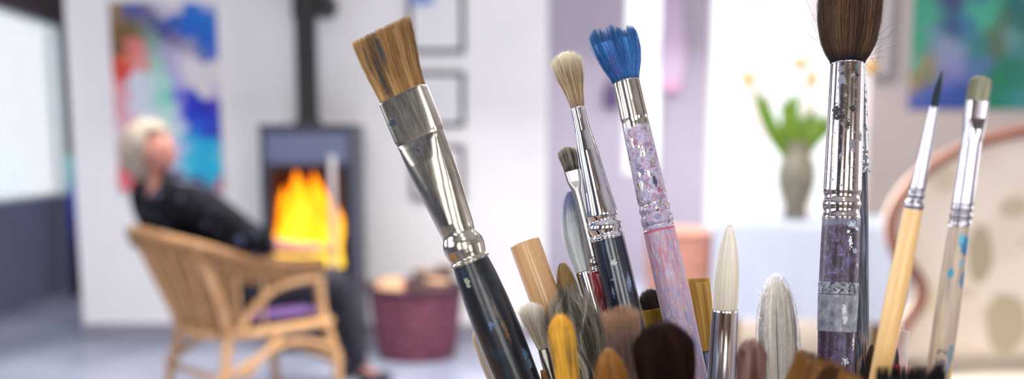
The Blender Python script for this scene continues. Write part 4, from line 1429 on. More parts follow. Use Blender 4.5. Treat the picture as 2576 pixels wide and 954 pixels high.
fx = 1022
c1 = certificate(1026, 1169, -118, 135, 'topmost of the three black framed certificates, with a pale blue slip on its frame')
A = PY(1026, 0, YP).x
bl = PY(1055, 0, YP)
g = G()
w_ = (1092 - 1026) / 410
box(g, -0.16, -0.02, -0.031, -0.0255, PY(1050, 12, YP).z - c1.location.z, PY(1050, -14, YP).z - c1.location.z)
g.build('blue_slip', plain('pale blue slip', (120, 150, 215), 0.6), c1, False)
certificate(1030, 1169, 181, 319, 'middle one of the three black framed certificates, beside the wide flat brush')
certificate(1036, 1169, 366, 503, 'lowest of the three black framed certificates on the white wall')

# pale framed picture beside the far window, cut by the top of the photo
Y = YR - 0.001
A, B_ = PY(2120, 100, Y), PY(2258, 100, Y)
zt, zb = PY(2200, -140, Y).z, PY(2200, 212, Y).z
sx = max(A.x, rx0 + 0.02)
W = B_.x - sx
H = zt - zb
fr_ = empty('picture_frame', (sx + W / 2, Y, zb))
tag(fr_, 'narrow pale picture in a wide grey frame, just right of the largest brush', 'picture')
g = G()
f = 0.06
for (a, b_, c, d) in ((-W / 2, -W / 2 + 0.02, 0, H), (W / 2 - f, W / 2, 0, H), (-W / 2 + 0.02, W / 2 - f, 0, f), (-W / 2 + 0.02, W / 2 - f, H - f, H)):
    box(g, a, b_, -0.03, 0, c, d)
g.build('frame', plain('grey wooden frame', (150, 142, 146), 0.5, var=0.05, s=10), fr_, False)
g = G()
box(g, -W / 2 + 0.02, W / 2 - f, -0.012, -0.002, f, H - f)
g.build('mount', plain('cream mount', (236, 230, 226), 0.7), fr_, False)

# ------------------------------------------------------------------ stove
YS = 5.62
sx0, sx1 = PY(657, 500, YS).x, PY(892, 500, YS).x
SW = sx1 - sx0
SD = 0.40
zs = PY(770, 322, YS).z
st = empty('wood_stove', ((sx0 + sx1) / 2, YS, 0))
tag(st, 'tall dark grey wood burning stove with a lit fire and black flue pipe', 'stove')
IRON = plain('slate grey enamel', (46, 50, 70), 0.38, var=0.05, s=8)
IRONB = plain('black cast iron', (34, 32, 36), 0.5, 0.2)
zd0, zd1 = PY(770, 700, YS).z, PY(770, 414, YS).z       # fire door opening
g = G()
h = SW / 2
box(g, -h, h, 0, 0.02, 0.06, zd0 - 0.03)
box(g, -h, -h + 0.035, 0, 0.03, zd0 - 0.03, zs)
box(g, h - 0.035, h, 0, 0.03, zd0 - 0.03, zs)
box(g, -h + 0.035, h - 0.035, 0, 0.03, zs - 0.03, zs)
box(g, -h, -h + 0.02, 0.03, SD, 0.06, zs)
box(g, h - 0.02, h, 0.03, SD, 0.06, zs)
box(g, -h + 0.02, h - 0.02, SD - 0.02, SD, 0.06, zs)
box(g, -h - 0.006, h + 0.006, -0.006, SD + 0.002, zs, zs + 0.02)
box(g, -h + 0.02, h - 0.02, 0.02, SD - 0.02, 0.06, 0.08)
bevel(g.build('body', IRON, st, False), 0.004)
g = G()
box(g, -h + 0.03, h - 0.03, 0.03, SD - 0.03, 0.0, 0.06)
g.build('plinth', IRONB, st, False)
g = G()    # firebox
box(g, -h + 0.035, h - 0.035, SD - 0.06, SD - 0.04, zd0, zd1)
box(g, -h + 0.025, -h + 0.04, 0.035, SD - 0.05, zd0, zd1)
box(g, h - 0.04, h - 0.025, 0.035, SD - 0.05, zd0, zd1)
box(g, -h + 0.035, h - 0.035, 0.035, SD - 0.05, zd0 - 0.02, zd0)
box(g, -h + 0.035, h - 0.035, 0.035, SD - 0.05, zd1, zd1 + 0.02)
g.build('firebox', plain('vermiculite lining', (95, 62, 48), 0.9, var=0.1, s=20), st, False)
g = G()
box(g, -h + 0.036, h - 0.036, 0.004, 0.018, zd1 + 0.005, zs - 0.032)
g.build('glass_panel', plain('blue grey enamel panel', (92, 98, 128), 0.3), st, False)
g = G()
for (a, b_, c, d) in ((-h + .036, -h + .062, zd0 - .025, zd1), (h - .062, h - .036, zd0 - .025, zd1), (-h + .062, h - .062, zd0 - .025, zd0 + .005), (-h + .062, h - .062, zd1 - .025, zd1)):
    box(g, a, b_, -0.012, 0.012, c, d)
dr = g.build('door', IRONB, st, False)
g = G()
box(g, -h + .06, h - .06, -0.002, 0.002, zd0, zd1 - .02)
g.build('pane', GLASS, dr, False)
hx0, hx1 = PY(826, 500, YS).x - st.location.x, PY(856, 500, YS).x - st.location.x
g = G()
loft(g, [(PY(0, 700, YS).z, .018, .010, 3, (hx0 + hx1) / 2, -0.045), (PY(0, 392, YS).z, .018, .010, 3, (hx0 + hx1) / 2, -0.045)], 24)
for zz in (PY(0, 670, YS).z, PY(0, 410, YS).z):
    tube(g, [((hx0 + hx1) / 2, -0.045, zz), ((hx0 + hx1) / 2, 0.005, zz)], 0.008, 10, 0)
o = g.build('handle', ferrule_mat('brushed steel bar', (235, 228, 228), 0.35, 0.1), dr)  # added bar in place of a bright reflection on the door glass
tag(o, 'tall polished steel door handle')
# flue
g = G()
r = 0.062
loft(g, [(zs + 0.02, r + .012, r + .012, 2, 0, 0), (zs + 0.05, r + .012, r + .012, 2, 0, 0), (zs + 0.052, r, r, 2, 0, 0), (1.90, r, r, 2, 0, 0), (1.902, r + .010, r + .010, 2, 0, 0),
         (2.02, r + .012, r + .012, 2, 0, 0), (ZC, r + .012, r + .012, 2, 0, 0)], 32, cap0=False)
o = g.build('flue_pipe', plain('black flue steel', (24, 20, 21), 0.6), st)
o.location = (PY(772, 200, YS + .2).x - st.location.x, 0.2, 0)
g = G()
tube(g, [(0, 0, 2.35), (0.03, 0, 2.06), (0.055, 0.0, 2.02), (0.07, 0.05, 2.0), (0.07, 0.27, 2.0)], 0.072, 24, 6)
o2 = g.build('flue_elbow', plain('black elbow steel', (24, 20, 21), 0.6), st)
o2.location = o.location
# fire
ft_ = MT('flame', (0, 0, 0, 1), 0.8)
ln = ft_.N.new('ShaderNodeLayerWeight')
ln.inputs['Blend'].default_value = 0.5
hgt = ft_.attr('ht')
f_ = ft_.math('ADD', ft_.math('MULTIPLY', ln.outputs['Facing'], 0.65), ft_.math('MULTIPLY', hgt, 0.55), True)
fc_ = ft_.ramp(f_, [(0.12, C(255, 214, 48)), (0.45, C(255, 168, 10)), (0.72, C(255, 104, 10)), (1.0, C(240, 62, 8))])
ft_.set('Emission Color', fc_)
ft_.b.inputs['Emission Strength'].default_value = 1.7
FL = ft_.m
# a few logs with the flames above them
bark = plain('glowing log', (120, 50, 22), 0.9, var=0.3, s=30)
for k, (lx, ly, a) in enumerate(((-0.07, 0.14, 0.2), (0.07, 0.20, -0.3), (0.0, 0.17, 0.05))):
    g = G()
    zz = zd0 + 0.034 + (0.055 if k == 2 else 0)
    tube(g, [(-0.13, 0, 0), (-0.05, .004, .003), (0.05, -.004, 0), (0.13, 0, 0)], [0.03, .033, .032, .03], 12, 3)
    lg = g.build('firewood', bark, None)
    lg.location = st.location + Vector((lx * 0.5, ly, zz))
    lg.rotation_euler = (0, 0, a)
    tag(lg, ['charred log at the left of the fire in the stove', 'charred log at the right of the fire in the stove', 'charred log lying on top of the other two in the fire'][k], 'log', 'logs burning in the stove')
fire = empty('fire', st.location + Vector((0, 0.1, zd0 + 0.05)))
tag(fire, 'bright orange and yellow flames burning behind the stove door', 'fire')
fz = fire.location.z


def flame(cx, cy, z0, z1, w, lean=0.0):
    g = G()
    S = []
    n = 18
    for i in range(n + 1):
        t_ = i / n
        ww = w * (math.sin(math.pi * min(1, t_ * 0.82 + 0.14)) ** 0.6) * (1 - t_ ** 5) + 0.001
        S.append((z0 + (z1 - z0) * t_, ww, ww * 0.55, 2, cx + lean * t_ ** 1.6 + 0.012 * math.sin(t_ * 9 + cx * 60), cy))
    loft(g, S, 24, dense=False)
    Z = np.concatenate(g.V)[:, 2]
    g.B = [(Z - z0) / (z1 - z0) + 0.001]
    g.build('flame', FL, fire)


def fpx(px):
    return PY(px, 500, YS + .1).x - fire.location.x


ftop = PY(760, 432, YS + .1).z - fz
flame(fpx(712), 0.03, 0.0, ftop * 0.86, 0.065, 0.01)
flame(fpx(752), 0.00, 0.0, ftop * 1.02, 0.115, 0.0)
flame(fpx(792), 0.05, 0.0, ftop * 1.0, 0.10, -0.01)
flame(fpx(812), -0.02, -0.03, ftop * 0.7, 0.06, 0.01)
flame(fpx(740), -0.03, 0.0, ftop * 0.62, 0.045, -0.01)
flame(fpx(776), -0.04, -0.04, ftop * 0.70, 0.04, 0.01)
flame(fpx(845), 0.03, 0.0, ftop * 0.72, 0.035, 0.0)
fl = bpy.data.lights.new('firelight', 'POINT')
fl.energy = 6
fl.color = (1.0, 0.42, 0.10)
fl.shadow_soft_size = 0.08
flo = bpy.data.objects.new('firelight', fl)
COL.objects.link(flo)
flo.location = st.location + Vector((0, 0.10, (zd0 + zd1) / 2 + 0.1))

# ------------------------------------------------------------------ basket with firewood
Yb = 5.55
bx = PY(1048, 800, Yb)
bk = empty('log_basket', (bx.x, Yb, 0))
tag(bk, 'round plum coloured basket standing on the floor right of the stove', 'basket')
zt = PY(1048, 722, Yb).z
r1 = (PY(1168, 750, Yb).x - PY(932, 750, Yb).x) / 2
r0 = r1 * 0.80
mb = MT('plum felted wicker', C(110, 55, 72), 0.8)
wv = mb.noise((14, 14, 60), s=1.0, detail=3)
mb.set('Base Color', mb.ramp(wv, [(0.35, C(78, 34, 52)), (0.65, C(124, 66, 84))]))
mb.bump(wv, 0.5, 0.01)
rows = 26
g = G()
S = []
for i in range(rows + 1):
    t_ = i / rows
    rr = r0 + (r1 - r0) * t_ ** 0.8 + 0.003 * (i % 2)
    S.append((zt * t_, rr, rr, 2, 0, 0))
for i in range(6):
    t_ = 1 - i / 5 * 0.92
    rr = r0 + (r1 - r0) * t_ ** 0.8 - 0.018
    S.append((zt * t_, rr, rr, 2, 0, 0))
loft(g, S, 64, dense=False)
g.build('body', mb.m, bk)
g = G()
tube(g, [(r1 * math.cos(a), r1 * math.sin(a), zt) for a in np.linspace(0, 2 * np.pi, 25)], 0.016, 10, 2, cap=False)
g.build('rim', plain('dark plum rim', (70, 34, 50), 0.7), bk)
for s in (-1, 1):
    g = G()
    tube(g, [(s * (r1 + .002), -0.07, zt - 0.01), (s * (r1 + 0.03), -0.05, zt + 0.03), (s * (r1 + 0.035), 0.05, zt + 0.03), (s * (r1 + .002), 0.07, zt - 0.01)], 0.010, 10)
    g.build('handle', plain('dark plum handle', (66, 30, 46), 0.7), bk)
cut = plain('sawn pine', (214, 168, 130), 0.8, var=0.08, s=20)
barkm = plain('bark', (84, 66, 62), 0.9, var=0.25, s=30)
logs = [(-0.09, -0.10, 0.075, 'pale end'), (0.10, -0.05, 0.07, ''), (0.02, 0.10, 0.075, ''), (0.13, 0.09, 0.05, '')]
LB = ['short thick log with a pale sawn end sticking out at the left of the basket', 'dark barked log at the right of the plum basket', 'dark barked log standing at the back of the plum basket', 'thin barked log at the far right of the plum basket']
for k, (lx, ly, r, _) in enumerate(logs):
    lr = empty('firewood', bk.location + Vector((lx, ly, 0.03)))
    lr.rotation_euler = (0.10 * (1 if ly < 0 else -0.4), (-0.10 if lx < 0 else 0.06), 0)
    tag(lr, LB[k], 'log', 'logs in the basket')
    g = G()
    hh = zt + (0.035 if k == 0 else 0.03 * k - 0.01)
    loft(g, [(0, r, r * .9, 2.4, 0, 0), (hh / 2, r * 1.03, r * .93, 2.4, 0, 0), (hh, r, r * .9, 2.4, 0, 0)], 20, dense=False)
    g.build('bark', barkm if k else cut, lr)
    g = G()
    loft(g, [(hh + .0005, r * .95, r * .85, 2.4, 0, 0), (hh + .004, r * .93, r * .83, 2.4, 0, 0)], 20, dense=False)
    g.build('cut_end', cut, lr)

# ------------------------------------------------------------------ rattan armchair and its occupant
RAT = MT('rattan', C(186, 142, 92), 0.5)
n = RAT.noise((6, 6, 6), s=4, detail=4)
RAT.set('Base Color', RAT.ramp(n, [(0.3, C(172, 124, 76)), (0.7, C(206, 162, 112))]))
RATP = RAT.m
WV = MT('woven cane', C(150, 108, 62), 0.65)
n = WV.noise((1, 1, 1), s=60, detail=3)
WV.set('Base Color', WV.ramp(n, [(0.35, C(88, 56, 28)), (0.65, C(156, 112, 66))]))
WV.bump(n, 0.6, 0.006)
CHX, CHY = -1.17, 4.42
HD = math.radians(42)
ch = empty('rattan_armchair', (CHX, CHY, 0), HD)
tag(ch, 'rattan tub armchair with woven back and curved legs, seen from behind, facing the stove', 'armchair')
# local axes: +x forward, +y to the sitter's left (away from the camera)
legs = [((-0.25, -0.23), (-0.30, -0.28)), ((-0.25, 0.23), (-0.30, 0.28)), ((0.20, -0.26), (0.27, -0.29)), ((0.20, 0.26), (0.27, 0.29))]
# rear legs rise and sweep back into the tub, front legs rise to the arm
for i, ((tx, ty), (bx_, by_)) in enumerate(legs):
    g = G()
    if i < 2:
        tube(g, [(bx_, by_, 0.0), (bx_ + .03, by_ * .93, 0.2), (-0.23, ty * .98, 0.40), (-0.28, ty * 1.12, 0.56), (-0.37, ty * 1.20, 0.75)], [.019, .02, .021, .02, .018], 12)
    else:
        tube(g, [(bx_, by_, 0.0), (bx_ - .02, by_, 0.25), (0.21, ty, 0.44), (0.185, ty * 1.04, 0.65)], [.019, .02, .02, .019], 12)
    g.build('leg', RATP, ch)
hoop = [(0.20, -0.28, 0.665), (0.03, -0.315, 0.68), (-0.18, -0.325, 0.71), (-0.35, -0.29, 0.765), (-0.46, -0.16, 0.805), (-0.49, 0, 0.82), (-0.46, 0.16, 0.805), (-0.35, 0.29, 0.765), (-0.18, 0.325, 0.71), (0.03, 0.315, 0.68), (0.20, 0.28, 0.665)]
g = G()
tube(g, hoop, 0.026, 12, 6)
tube(g, [(p[0] * .985, p[1] * .985, p[2] - 0.04) for p in hoop], 0.02, 10, 6)
g.build('top_rail', WV.m, ch)
seatp = [(0.24, -0.27, 0.40), (0.05, -0.28, 0.395), (-0.15, -0.27, 0.39), (-0.25, -0.2, 0.385), (-0.29, -0.1, 0.385), (-0.30, 0, 0.385), (-0.29, 0.1, 0.385), (-0.25, 0.2, 0.385), (-0.15, 0.27, 0.39), (0.05, 0.28, 0.395), (0.24, 0.27, 0.40)]
H_ = catmull(hoop, 12)
S_ = catmull(seatp, 12)
nr = 22
g = G()
V = []
for j in range(nr + 1):
    t_ = j / nr
    P = H_ * (1 - t_) + S_ * t_
    P[:, 2] -= 0.0
    V.append(P + 0.004 * ((j % 2) * 2 - 1) * np.array([1, 1, 0]) * np.sign(P * np.array([1, 1, 0])) * (np.arange(len(P)) % 4 < 2)[:, None])
m = len(H_)
V = np.concatenate(V)
arm_idx = [i for i in range(m - 1)]
Q = []
for j in range(nr):
    for i in arm_idx:
        fx_ = H_[i][0]
        if fx_ > -0.22 and j > 6:       # open below the arms
            continue
        Q.append((j * m + i, j * m + i + 1, (j + 1) * m + i + 1, (j + 1) * m + i))
g.add(V, Q)
o = g.build('woven_back', WV.m, ch)
sm = o.modifiers.new('thick', 'SOLIDIFY')
sm.thickness = 0.012
g = G()
for i in range(20, m - 20, 7):
    tube(g, [H_[i] * 1.02, (H_[i] + S_[i]) / 2 * 1.03, S_[i] * 1.02], 0.007, 6, 3)
g.build('back_stakes', RATP, ch)
# arches below the arms
for s in (-1, 1):
    g = G()
    tube(g, [(-0.20, s * .275, 0.40), (-0.14, s * .29, 0.50), (-0.04, s * .30, 0.575), (0.08, s * .30, 0.60), (0.19, s * .275, 0.60)], 0.016, 10)
    g.build('arm_arch', RATP, ch)
g = G()
tube(g, seatp + [seatp[0]], 0.022, 12, 4)
V = []
g.build('seat_frame', RATP, ch)
g = G()
box(g, -0.27, 0.24, -0.25, 0.25, 0.385, 0.405)
o = bevel(g.build('seat', WV.m, ch, False), 0.008)
g = G()
tube(g, [(0.275, -0.285, 0.25), (0.20, -0.285, .30), (0.0, -.285, .33), (-0.26, -.28, .22)], 0.015, 10)
tube(g, [(0.275, 0.285, 0.25), (0.20, 0.285, .30), (0.0, .285, .33), (-0.26, .28, .22)], 0.015, 10)
tube(g, [(0.28, -0.285, 0.22), (0.28, 0.285, .22)], 0.014, 10, 0)
tube(g, [(-0.28, -0.285, 0.2), (-0.28, 0.285, .2)], 0.014, 10, 0)
tube(g, [(-0.28, -0.28, 0.12), (-0.02, -0.285, 0.37)], 0.014, 10, 0)
g.build('stretcher', RATP, ch)


def pillow(name, mat, sx, sy, sz, parent=None, n=14, power=0.45):
    g = G()
    V = []
    for s in (1, -1):
        for j in range(n + 1):
            for i in range(n + 1):
                u, v = i / n * 2 - 1, j / n * 2 - 1
                h = max(0, (1 - u * u) * (1 - v * v)) ** power
                V.append((u * sx * (1 - .06 * v * v), v * sy * (1 - .06 * u * u), s * h * sz))
    Q = []
    k = (n + 1) ** 2
    for j in range(n):
        for i in range(n):
            a = j * (n + 1) + i
            Q.append((a, a + 1, a + n + 2, a + n + 1))
            Q.append((k + a, k + a + n + 1, k + a + n + 2, k + a + 1))
    g.add(V, Q)
    return g.build(name, mat, parent)


cu = pillow('seat_cushion', plain('purple cotton', (104, 74, 128), 0.9, var=0.1, s=30), 0.25, 0.245, 0.035)
cu.matrix_world = Matrix.Translation((CHX, CHY, 0)) @ Matrix.Rotation(HD, 4, 'Z') @ Matrix.Translation((0.0, 0, 0.442))
tag(cu, 'flat purple cushion on the seat of the rattan armchair', 'cushion')


def skin(name, verts, edges, mat, parent, sub=2):
    me = bpy.data.meshes.new(name)
    me.from_pydata([v[0] for v in verts], edges, [])
    o = bpy.data.objects.new(name, me)
    link(o, parent)
    me.materials.append(mat)
    sk = o.modifiers.new('skin', 'SKIN')
    sk.use_smooth_shade = True
    for i, v in enumerate(verts):
        r = v[1]
        me.skin_vertices[0].data[i].radius = (r, r) if np.isscalar(r) else r
        me.skin_vertices[0].data[i].use_root = (i == 0)
    ss = o.modifiers.new('subsurf', 'SUBSURF')
    ss.levels = ss.render_levels = sub
    return o


# person: local axes like the chair's (x forward, y to the left of the sitter)
pr = empty('person', (CHX, CHY, 0), math.radians(47))
tag(pr, 'white haired person in a dark patterned top sitting back in the rattan armchair', 'person')
SKINM = plain('skin', (162, 106, 92), 0.5, var=0.04, s=20, Subsurface_Weight=0.1)
jt = {
    'pel': ((-0.10, 0, 0.555), 0.11), 'abd': ((-0.21, 0.02, 0.70), 0.115), 'che': ((-0.32, 0.05, 0.88), 0.12), 'nb': ((-0.38, 0.07, 1.005), 0.062), 'nt': ((-0.395, 0.07, 1.05), 0.05),
    'hd': ((-0.395, 0.065, 1.12), 0.07),
    'rs': ((-0.37, -0.11, 0.975), 0.060), 're': ((-0.17, -0.315, 0.775), 0.042), 'rw': ((0.06, -0.31, 0.735), 0.028), 'rp': ((0.125, -0.305, 0.732), 0.030),
    'ls': ((-0.33, 0.23, 0.975), 0.060), 'le': ((-0.13, 0.335, 0.765), 0.042), 'lw': ((0.08, 0.31, 0.735), 0.028), 'lp': ((0.145, 0.30, 0.732), 0.030),
    'rh': ((-0.06, -0.09, 0.54), 0.085), 'rk': ((0.40, -0.11, 0.56), 0.058), 'ra': ((0.52, -0.10, 0.10), 0.036), 'rf': ((0.64, -0.11, 0.04), 0.03),
    'lh': ((-0.06, 0.09, 0.54), 0.085), 'lk': ((0.40, 0.10, 0.56), 0.058), 'la': ((0.58, 0.13, 0.10), 0.036), 'lf': ((0.70, 0.14, 0.04), 0.03),
}
names = list(jt)
ed = [('pel', 'abd'), ('abd', 'che'), ('che', 'nb'), ('nb', 'nt'), ('nt', 'hd'), ('che', 'rs'), ('rs', 're'), ('re', 'rw'), ('rw', 'rp'), ('che', 'ls'), ('ls', 'le'), ('le', 'lw'), ('lw', 'lp'),
      ('pel', 'rh'), ('rh', 'rk'), ('rk', 'ra'), ('ra', 'rf'), ('pel', 'lh'), ('lh', 'lk'), ('lk', 'la'), ('la', 'lf')]
V = [(Vector(jt[n_][0]), jt[n_][1]) for n_ in names]
E = [(names.index(a), names.index(b_)) for a, b_ in ed]
# fingers, draped over the ends of the arms
for side, sy in (('r', -1), ('l', 1)):
    wp = Vector(jt[side + 'p'][0])
    for k in range(4):
        off = (k - 1.5) * 0.019
        L1 = (0.036, 0.042, 0.039, 0.030)[k]
        base = wp + Vector((0.035, off, 0.004))
        i0 = len(V)
        V += [(base, 0.0095), (base + Vector((L1, off * .15, -0.008)), 0.0085), (base + Vector((L1 * 1.7, off * .2, -0.030)), 0.0075), (base + Vector((L1 * 1.85, off * .2, -0.050)), 0.0065)]
        E += [(names.index(side + 'p'), i0), (i0, i0 + 1), (i0 + 1, i0 + 2), (i0 + 2, i0 + 3)]
    i0 = len(V)
    th0 = wp + Vector((-0.01, -sy * 0.026, -0.004))
    V += [(th0, 0.012), (th0 + Vector((0.032, -sy * 0.018, -0.012)), 0.010), (th0 + Vector((0.056, -sy * 0.016, -0.022)), 0.008)]
    E += [(names.index(side + 'p'), i0), (i0, i0 + 1), (i0 + 1, i0 + 2)]
bo = skin('body', V, E, SKINM, None, 1)
bpy.context.view_layer.update()
dg = bpy.context.evaluated_depsgraph_get()
bm1 = bmesh.new()
me_ = bpy.data.meshes.new_from_object(bo.evaluated_get(dg))
bm1.from_mesh(me_)
bpy.data.objects.remove(bo)
# head: shaped ellipsoid with face, unified with the body by a voxel remesh
hb = bmesh.new()
bmesh.ops.create_uvsphere(hb, u_segments=40, v_segments=28, radius=1)
for v in hb.verts:
    x, y, z = v.co
    fx_, fy_, fz_ = 0.098 * x, 0.077 * y, 0.118 * z
    if z < 0:
        fy_ *= 1 - 0.28 * (-z) ** 1.5
        fx_ = fx_ * (1 - 0.10 * (-z)) + 0.014 * (-z)
    if x > 0.3:
        nose = math.exp(-((y / 0.16) ** 2)) * math.exp(-(((z + 0.12) / 0.20) ** 2))
        fx_ += 0.024 * nose
        brow = math.exp(-(((z - 0.22) / 0.10) ** 2)) * math.exp(-((y / 0.5) ** 2))
        fx_ += 0.005 * brow
        for e_ in (-1, 1):
            fx_ -= 0.010 * math.exp(-(((y - e_ * .38) / .17) ** 2) - (((z - 0.06) / 0.11) ** 2))
        fx_ += 0.006 * math.exp(-((y / .28) ** 2) - (((z + 0.50) / .06) ** 2)) + 0.006 * math.exp(-((y / .25) ** 2) - (((z + 0.62) / .06) ** 2))
        fx_ += 0.008 * math.exp(-((y / .25) ** 2) - (((z + 0.85) / .12) ** 2))
    v.co = (fx_, fy_, fz_)
for e_ in (-1, 1):
    er = bmesh.new()
    bmesh.ops.create_uvsphere(er, u_segments=14, v_segments=10, radius=1)
    for v in er.verts:
        v.co = Vector((0.018 * v.co.x - 0.004, e_ * (0.076 + 0.010 * v.co.y + 0.004), 0.032 * v.co.z - 0.005))
    mm = bpy.data.meshes.new('ear')
    er.to_mesh(mm)
    hb.from_mesh(mm)
HM = Matrix.Translation((-0.40, 0.07, 1.15)) @ Matrix.Rotation(math.radians(-52), 4, 'Z') @ Matrix.Rotation(math.radians(7), 4, 'Y') @ Matrix.Scale(0.92, 4)
hb.transform(HM)
mm = bpy.data.meshes.new('head')
hb.to_mesh(mm)
bm1.from_mesh(mm)
me2 = bpy.data.meshes.new('body')
bm1.to_mesh(me2)
me2.materials.clear()
me2.materials.append(SKINM)
bo = link(bpy.data.objects.new('body', me2), pr)
rm = bo.modifiers.new('remesh', 'REMESH')
rm.mode = 'VOXEL'
rm.voxel_size = 0.006
rm.use_smooth_shade = True
EYE = plain('eye', (60, 50, 48), 0.2)
for e_ in (-1, 1):
    g = G()
    c0 = HM @ Vector((0.084, e_ * .029, 0.007))
    loft(g, [(c0.z - .010 * math.cos(a), .010 * math.sin(a) + 1e-4, .010 * math.sin(a) + 1e-4, 2, c0.x, c0.y) for a in np.linspace(0, math.pi, 7)], 12, dense=False)
    g.build('eye', EYE, pr)


def sub(keys, add):
    ks = keys
    V = [(Vector(jt[k][0]), jt[k][1] + add) for k in ks]
    E = [(ks.index(a), ks.index(b_)) for a, b_ in ed if a in ks and b_ in ks]
    return V, E


TOPM = MT('dark patterned knit', C(40, 40, 54), 0.8)
n = TOPM.noise(s=22, detail=2)
TOPM.set('Base Color', TOPM.ramp(n, [(0.52, C(8, 8, 13)), (0.60, C(18, 18, 28)), (0.68, C(80, 84, 106))]))
TOPM.b.inputs['Specular IOR Level'].default_value = 0.1
V, E = sub(['pel', 'abd', 'che', 'nb', 'rs', 're', 'ls', 'le'], 0.042)
V[0] = (V[0][0] + Vector((0, 0, 0.03)), 0.135)
V[3] = (V[3][0] - Vector((0, 0, 0.015)), 0.078)
V[1] = (V[1][0], 0.19)
V[2] = (V[2][0], 0.185)
i0 = len(V)
V += [(Vector(jt['re'][0]).lerp(Vector(jt['rw'][0]), 0.42), 0.052), (Vector(jt['le'][0]).lerp(Vector(jt['lw'][0]), 0.42), 0.052)]
E += [(5, i0), (7, i0 + 1)]
V[5] = (V[5][0], 0.075)
V[7] = (V[7][0], 0.075)
skin('top', V, E, TOPM.m, pr)
V, E = sub(['pel', 'rh', 'rk', 'lh', 'lk', 'ra', 'la'], 0.02)
skin('trousers', V, E, plain('black trousers', (26, 26, 38), 0.8, var=0.1, s=10), pr)
SHOE = plain('dark leather shoe', (30, 32, 46), 0.4)
for k in ('r', 'l'):
    a_, f__ = Vector(jt[k + 'a'][0]), Vector(jt[k + 'f'][0])
    V = [(Vector((a_.x - .03, a_.y, 0.052)), (0.045, 0.04)), (Vector((a_.x + 0.05, a_.y, 0.048)), (0.044, 0.042)), (Vector((f__.x + 0.02, f__.y, 0.040)), (0.046, 0.034)), (Vector((f__.x + .08, f__.y, 0.034)), (0.036, 0.026)), (Vector((a_.x - .01, a_.y, 0.11)), 0.05)]
    skin('shoe', V, [(0, 1), (1, 2), (2, 3), (0, 4)], SHOE, pr)
# hair: soft chin-length white blond hair
hm = MT('white blond hair', C(190, 172, 150), 0.7)
n = hm.noise((1, 1, .3), s=60, detail=3)
hm.set('Base Color', hm.ramp(n, [(0.3, C(98, 86, 74)), (0.7, C(150, 136, 121))]))
hb = bmesh.new()
bmesh.ops.create_uvsphere(hb, u_segments=48, v_segments=32, radius=1)
for v in hb.verts:
    x, y, z = v.co
    s = 1.0
    fx_, fy_, fz_ = 0.122 * x - 0.022, 0.102 * y, 0.134 * z + 0.012
    if x > 0.30 and z < 0.62:         # open at the face
        k = min(1, (x - 0.30) / 0.3)
        fx_ -= 0.075 * k
        fy_ *= 1.0 + 0.04 * k
    if z < 0 and x < 0.3:
        fz_ *= 1.18
        fx_ *= 1.05
    rf = 0.004 * math.sin(18 * math.atan2(y, x) + 6 * z)
    v.co = (fx_ + rf * x, fy_ + rf * y, fz_)
hb.transform(HM)
mm = bpy.data.meshes.new('hair')
hb.to_mesh(mm)
mm.materials.append(hm.m)
mm.polygons.foreach_set('use_smooth', np.full(len(mm.polygons), True))
link(bpy.data.objects.new('hair', mm), pr)

# ------------------------------------------------------------------ hoop armchair on the right
YH = 3.75
RIM = plain('brown rattan rim', (120, 74, 58), 0.5, var=0.1, s=12)
hc = empty('hoop_armchair', (PY(2600, 600, YH).x, YH, 0))
tag(hc, 'large round rattan hoop armchair with spotted beige upholstery below the green painting', 'armchair')


def hp(px, py, y=0.0):
    p = PY(px, py, YH)
    return (p.x - hc.location.x, y, p.z)


left = [(2600, 328), (2500, 345), (2420, 372), (2345, 412), (2285, 466), (2246, 528), (2236, 580), (2252, 634), (2290, 680), (2313, 722), (2304, 770), (2268, 822), (2240, 900)]
pl = [hp(*p, y=-0.02) for p in left]
full = pl[::-1] + [(-p[0], p[1], p[2]) for p in pl[1:]]
g = G()
tube(g, full, 0.024, 14, 8)
g.build('rim', RIM, hc)
# upholstered back: a padded shell filling the hoop and a deep seat below
UPH = MT('beige fabric with olive blots', C(214, 200, 184), 0.9)
col = UPH.ramp(UPH.noise(s=5), [(0.3, C(208, 194, 176)), (0.7, C(220, 206, 192))])


def hspot(px, py, r, st):
    p = hp(px, py)
    return UPH.spot((p[0], -0.04, p[2]), r, st, 0.25, 9)


for (px_, py_, r_, st_, rgb_) in ((2478, 645, 0.085, (1.5, .2, .75), (150, 138, 108)), (2538, 815, 0.085, (1.0, .2, .75), (158, 144, 114)), (2386, 455, 0.05, (1, .2, 1), (190, 176, 150)), (2570, 525, 0.06, (1, .2, 1.4), (172, 158, 128)),
                                  (2350, 760, 0.05, (1, .2, 1), (206, 190, 160)), (2440, 740, 0.05, (1, .2, 2), (196, 182, 155))):
    col = UPH.mix(UPH.math('MULTIPLY', hspot(px_, py_, r_, st_), 0.8), col, C(*rgb_))
UPH.set('Base Color', col)
UPH.bump(UPH.noise(s=160, detail=2), 0.3, 0.002)
ring = catmull(full + [(full[-1][0] * (1 - 2 * q / 6), full[0][1], full[0][2]) for q in range(1, 6)] + [full[0]], 6)
zc = hp(2600, 620)[2]
g = G()
V, Q = [], []
nr = 10
m = len(ring)
for j in range(nr + 1):
    t_ = j / nr
    f_ = 1 - t_
    for p in ring:
        x = p[0] * f_
        z = zc + (p[2] - zc) * f_
        V.append((x, 0.01 + 0.06 * (1 - (1 - t_) ** 2) - 0.02 * math.sin(math.pi * t_), z))
for j in range(nr):
    for i in range(m - 1):
        Q.append((j * m + i, (j + 1) * m + i, (j + 1) * m + i + 1, j * m + i + 1))
g.add(V, Q)
o = g.build('back_cushion', UPH.m, hc)
o.modifiers.new('thick', 'SOLIDIFY').thickness = 0.05
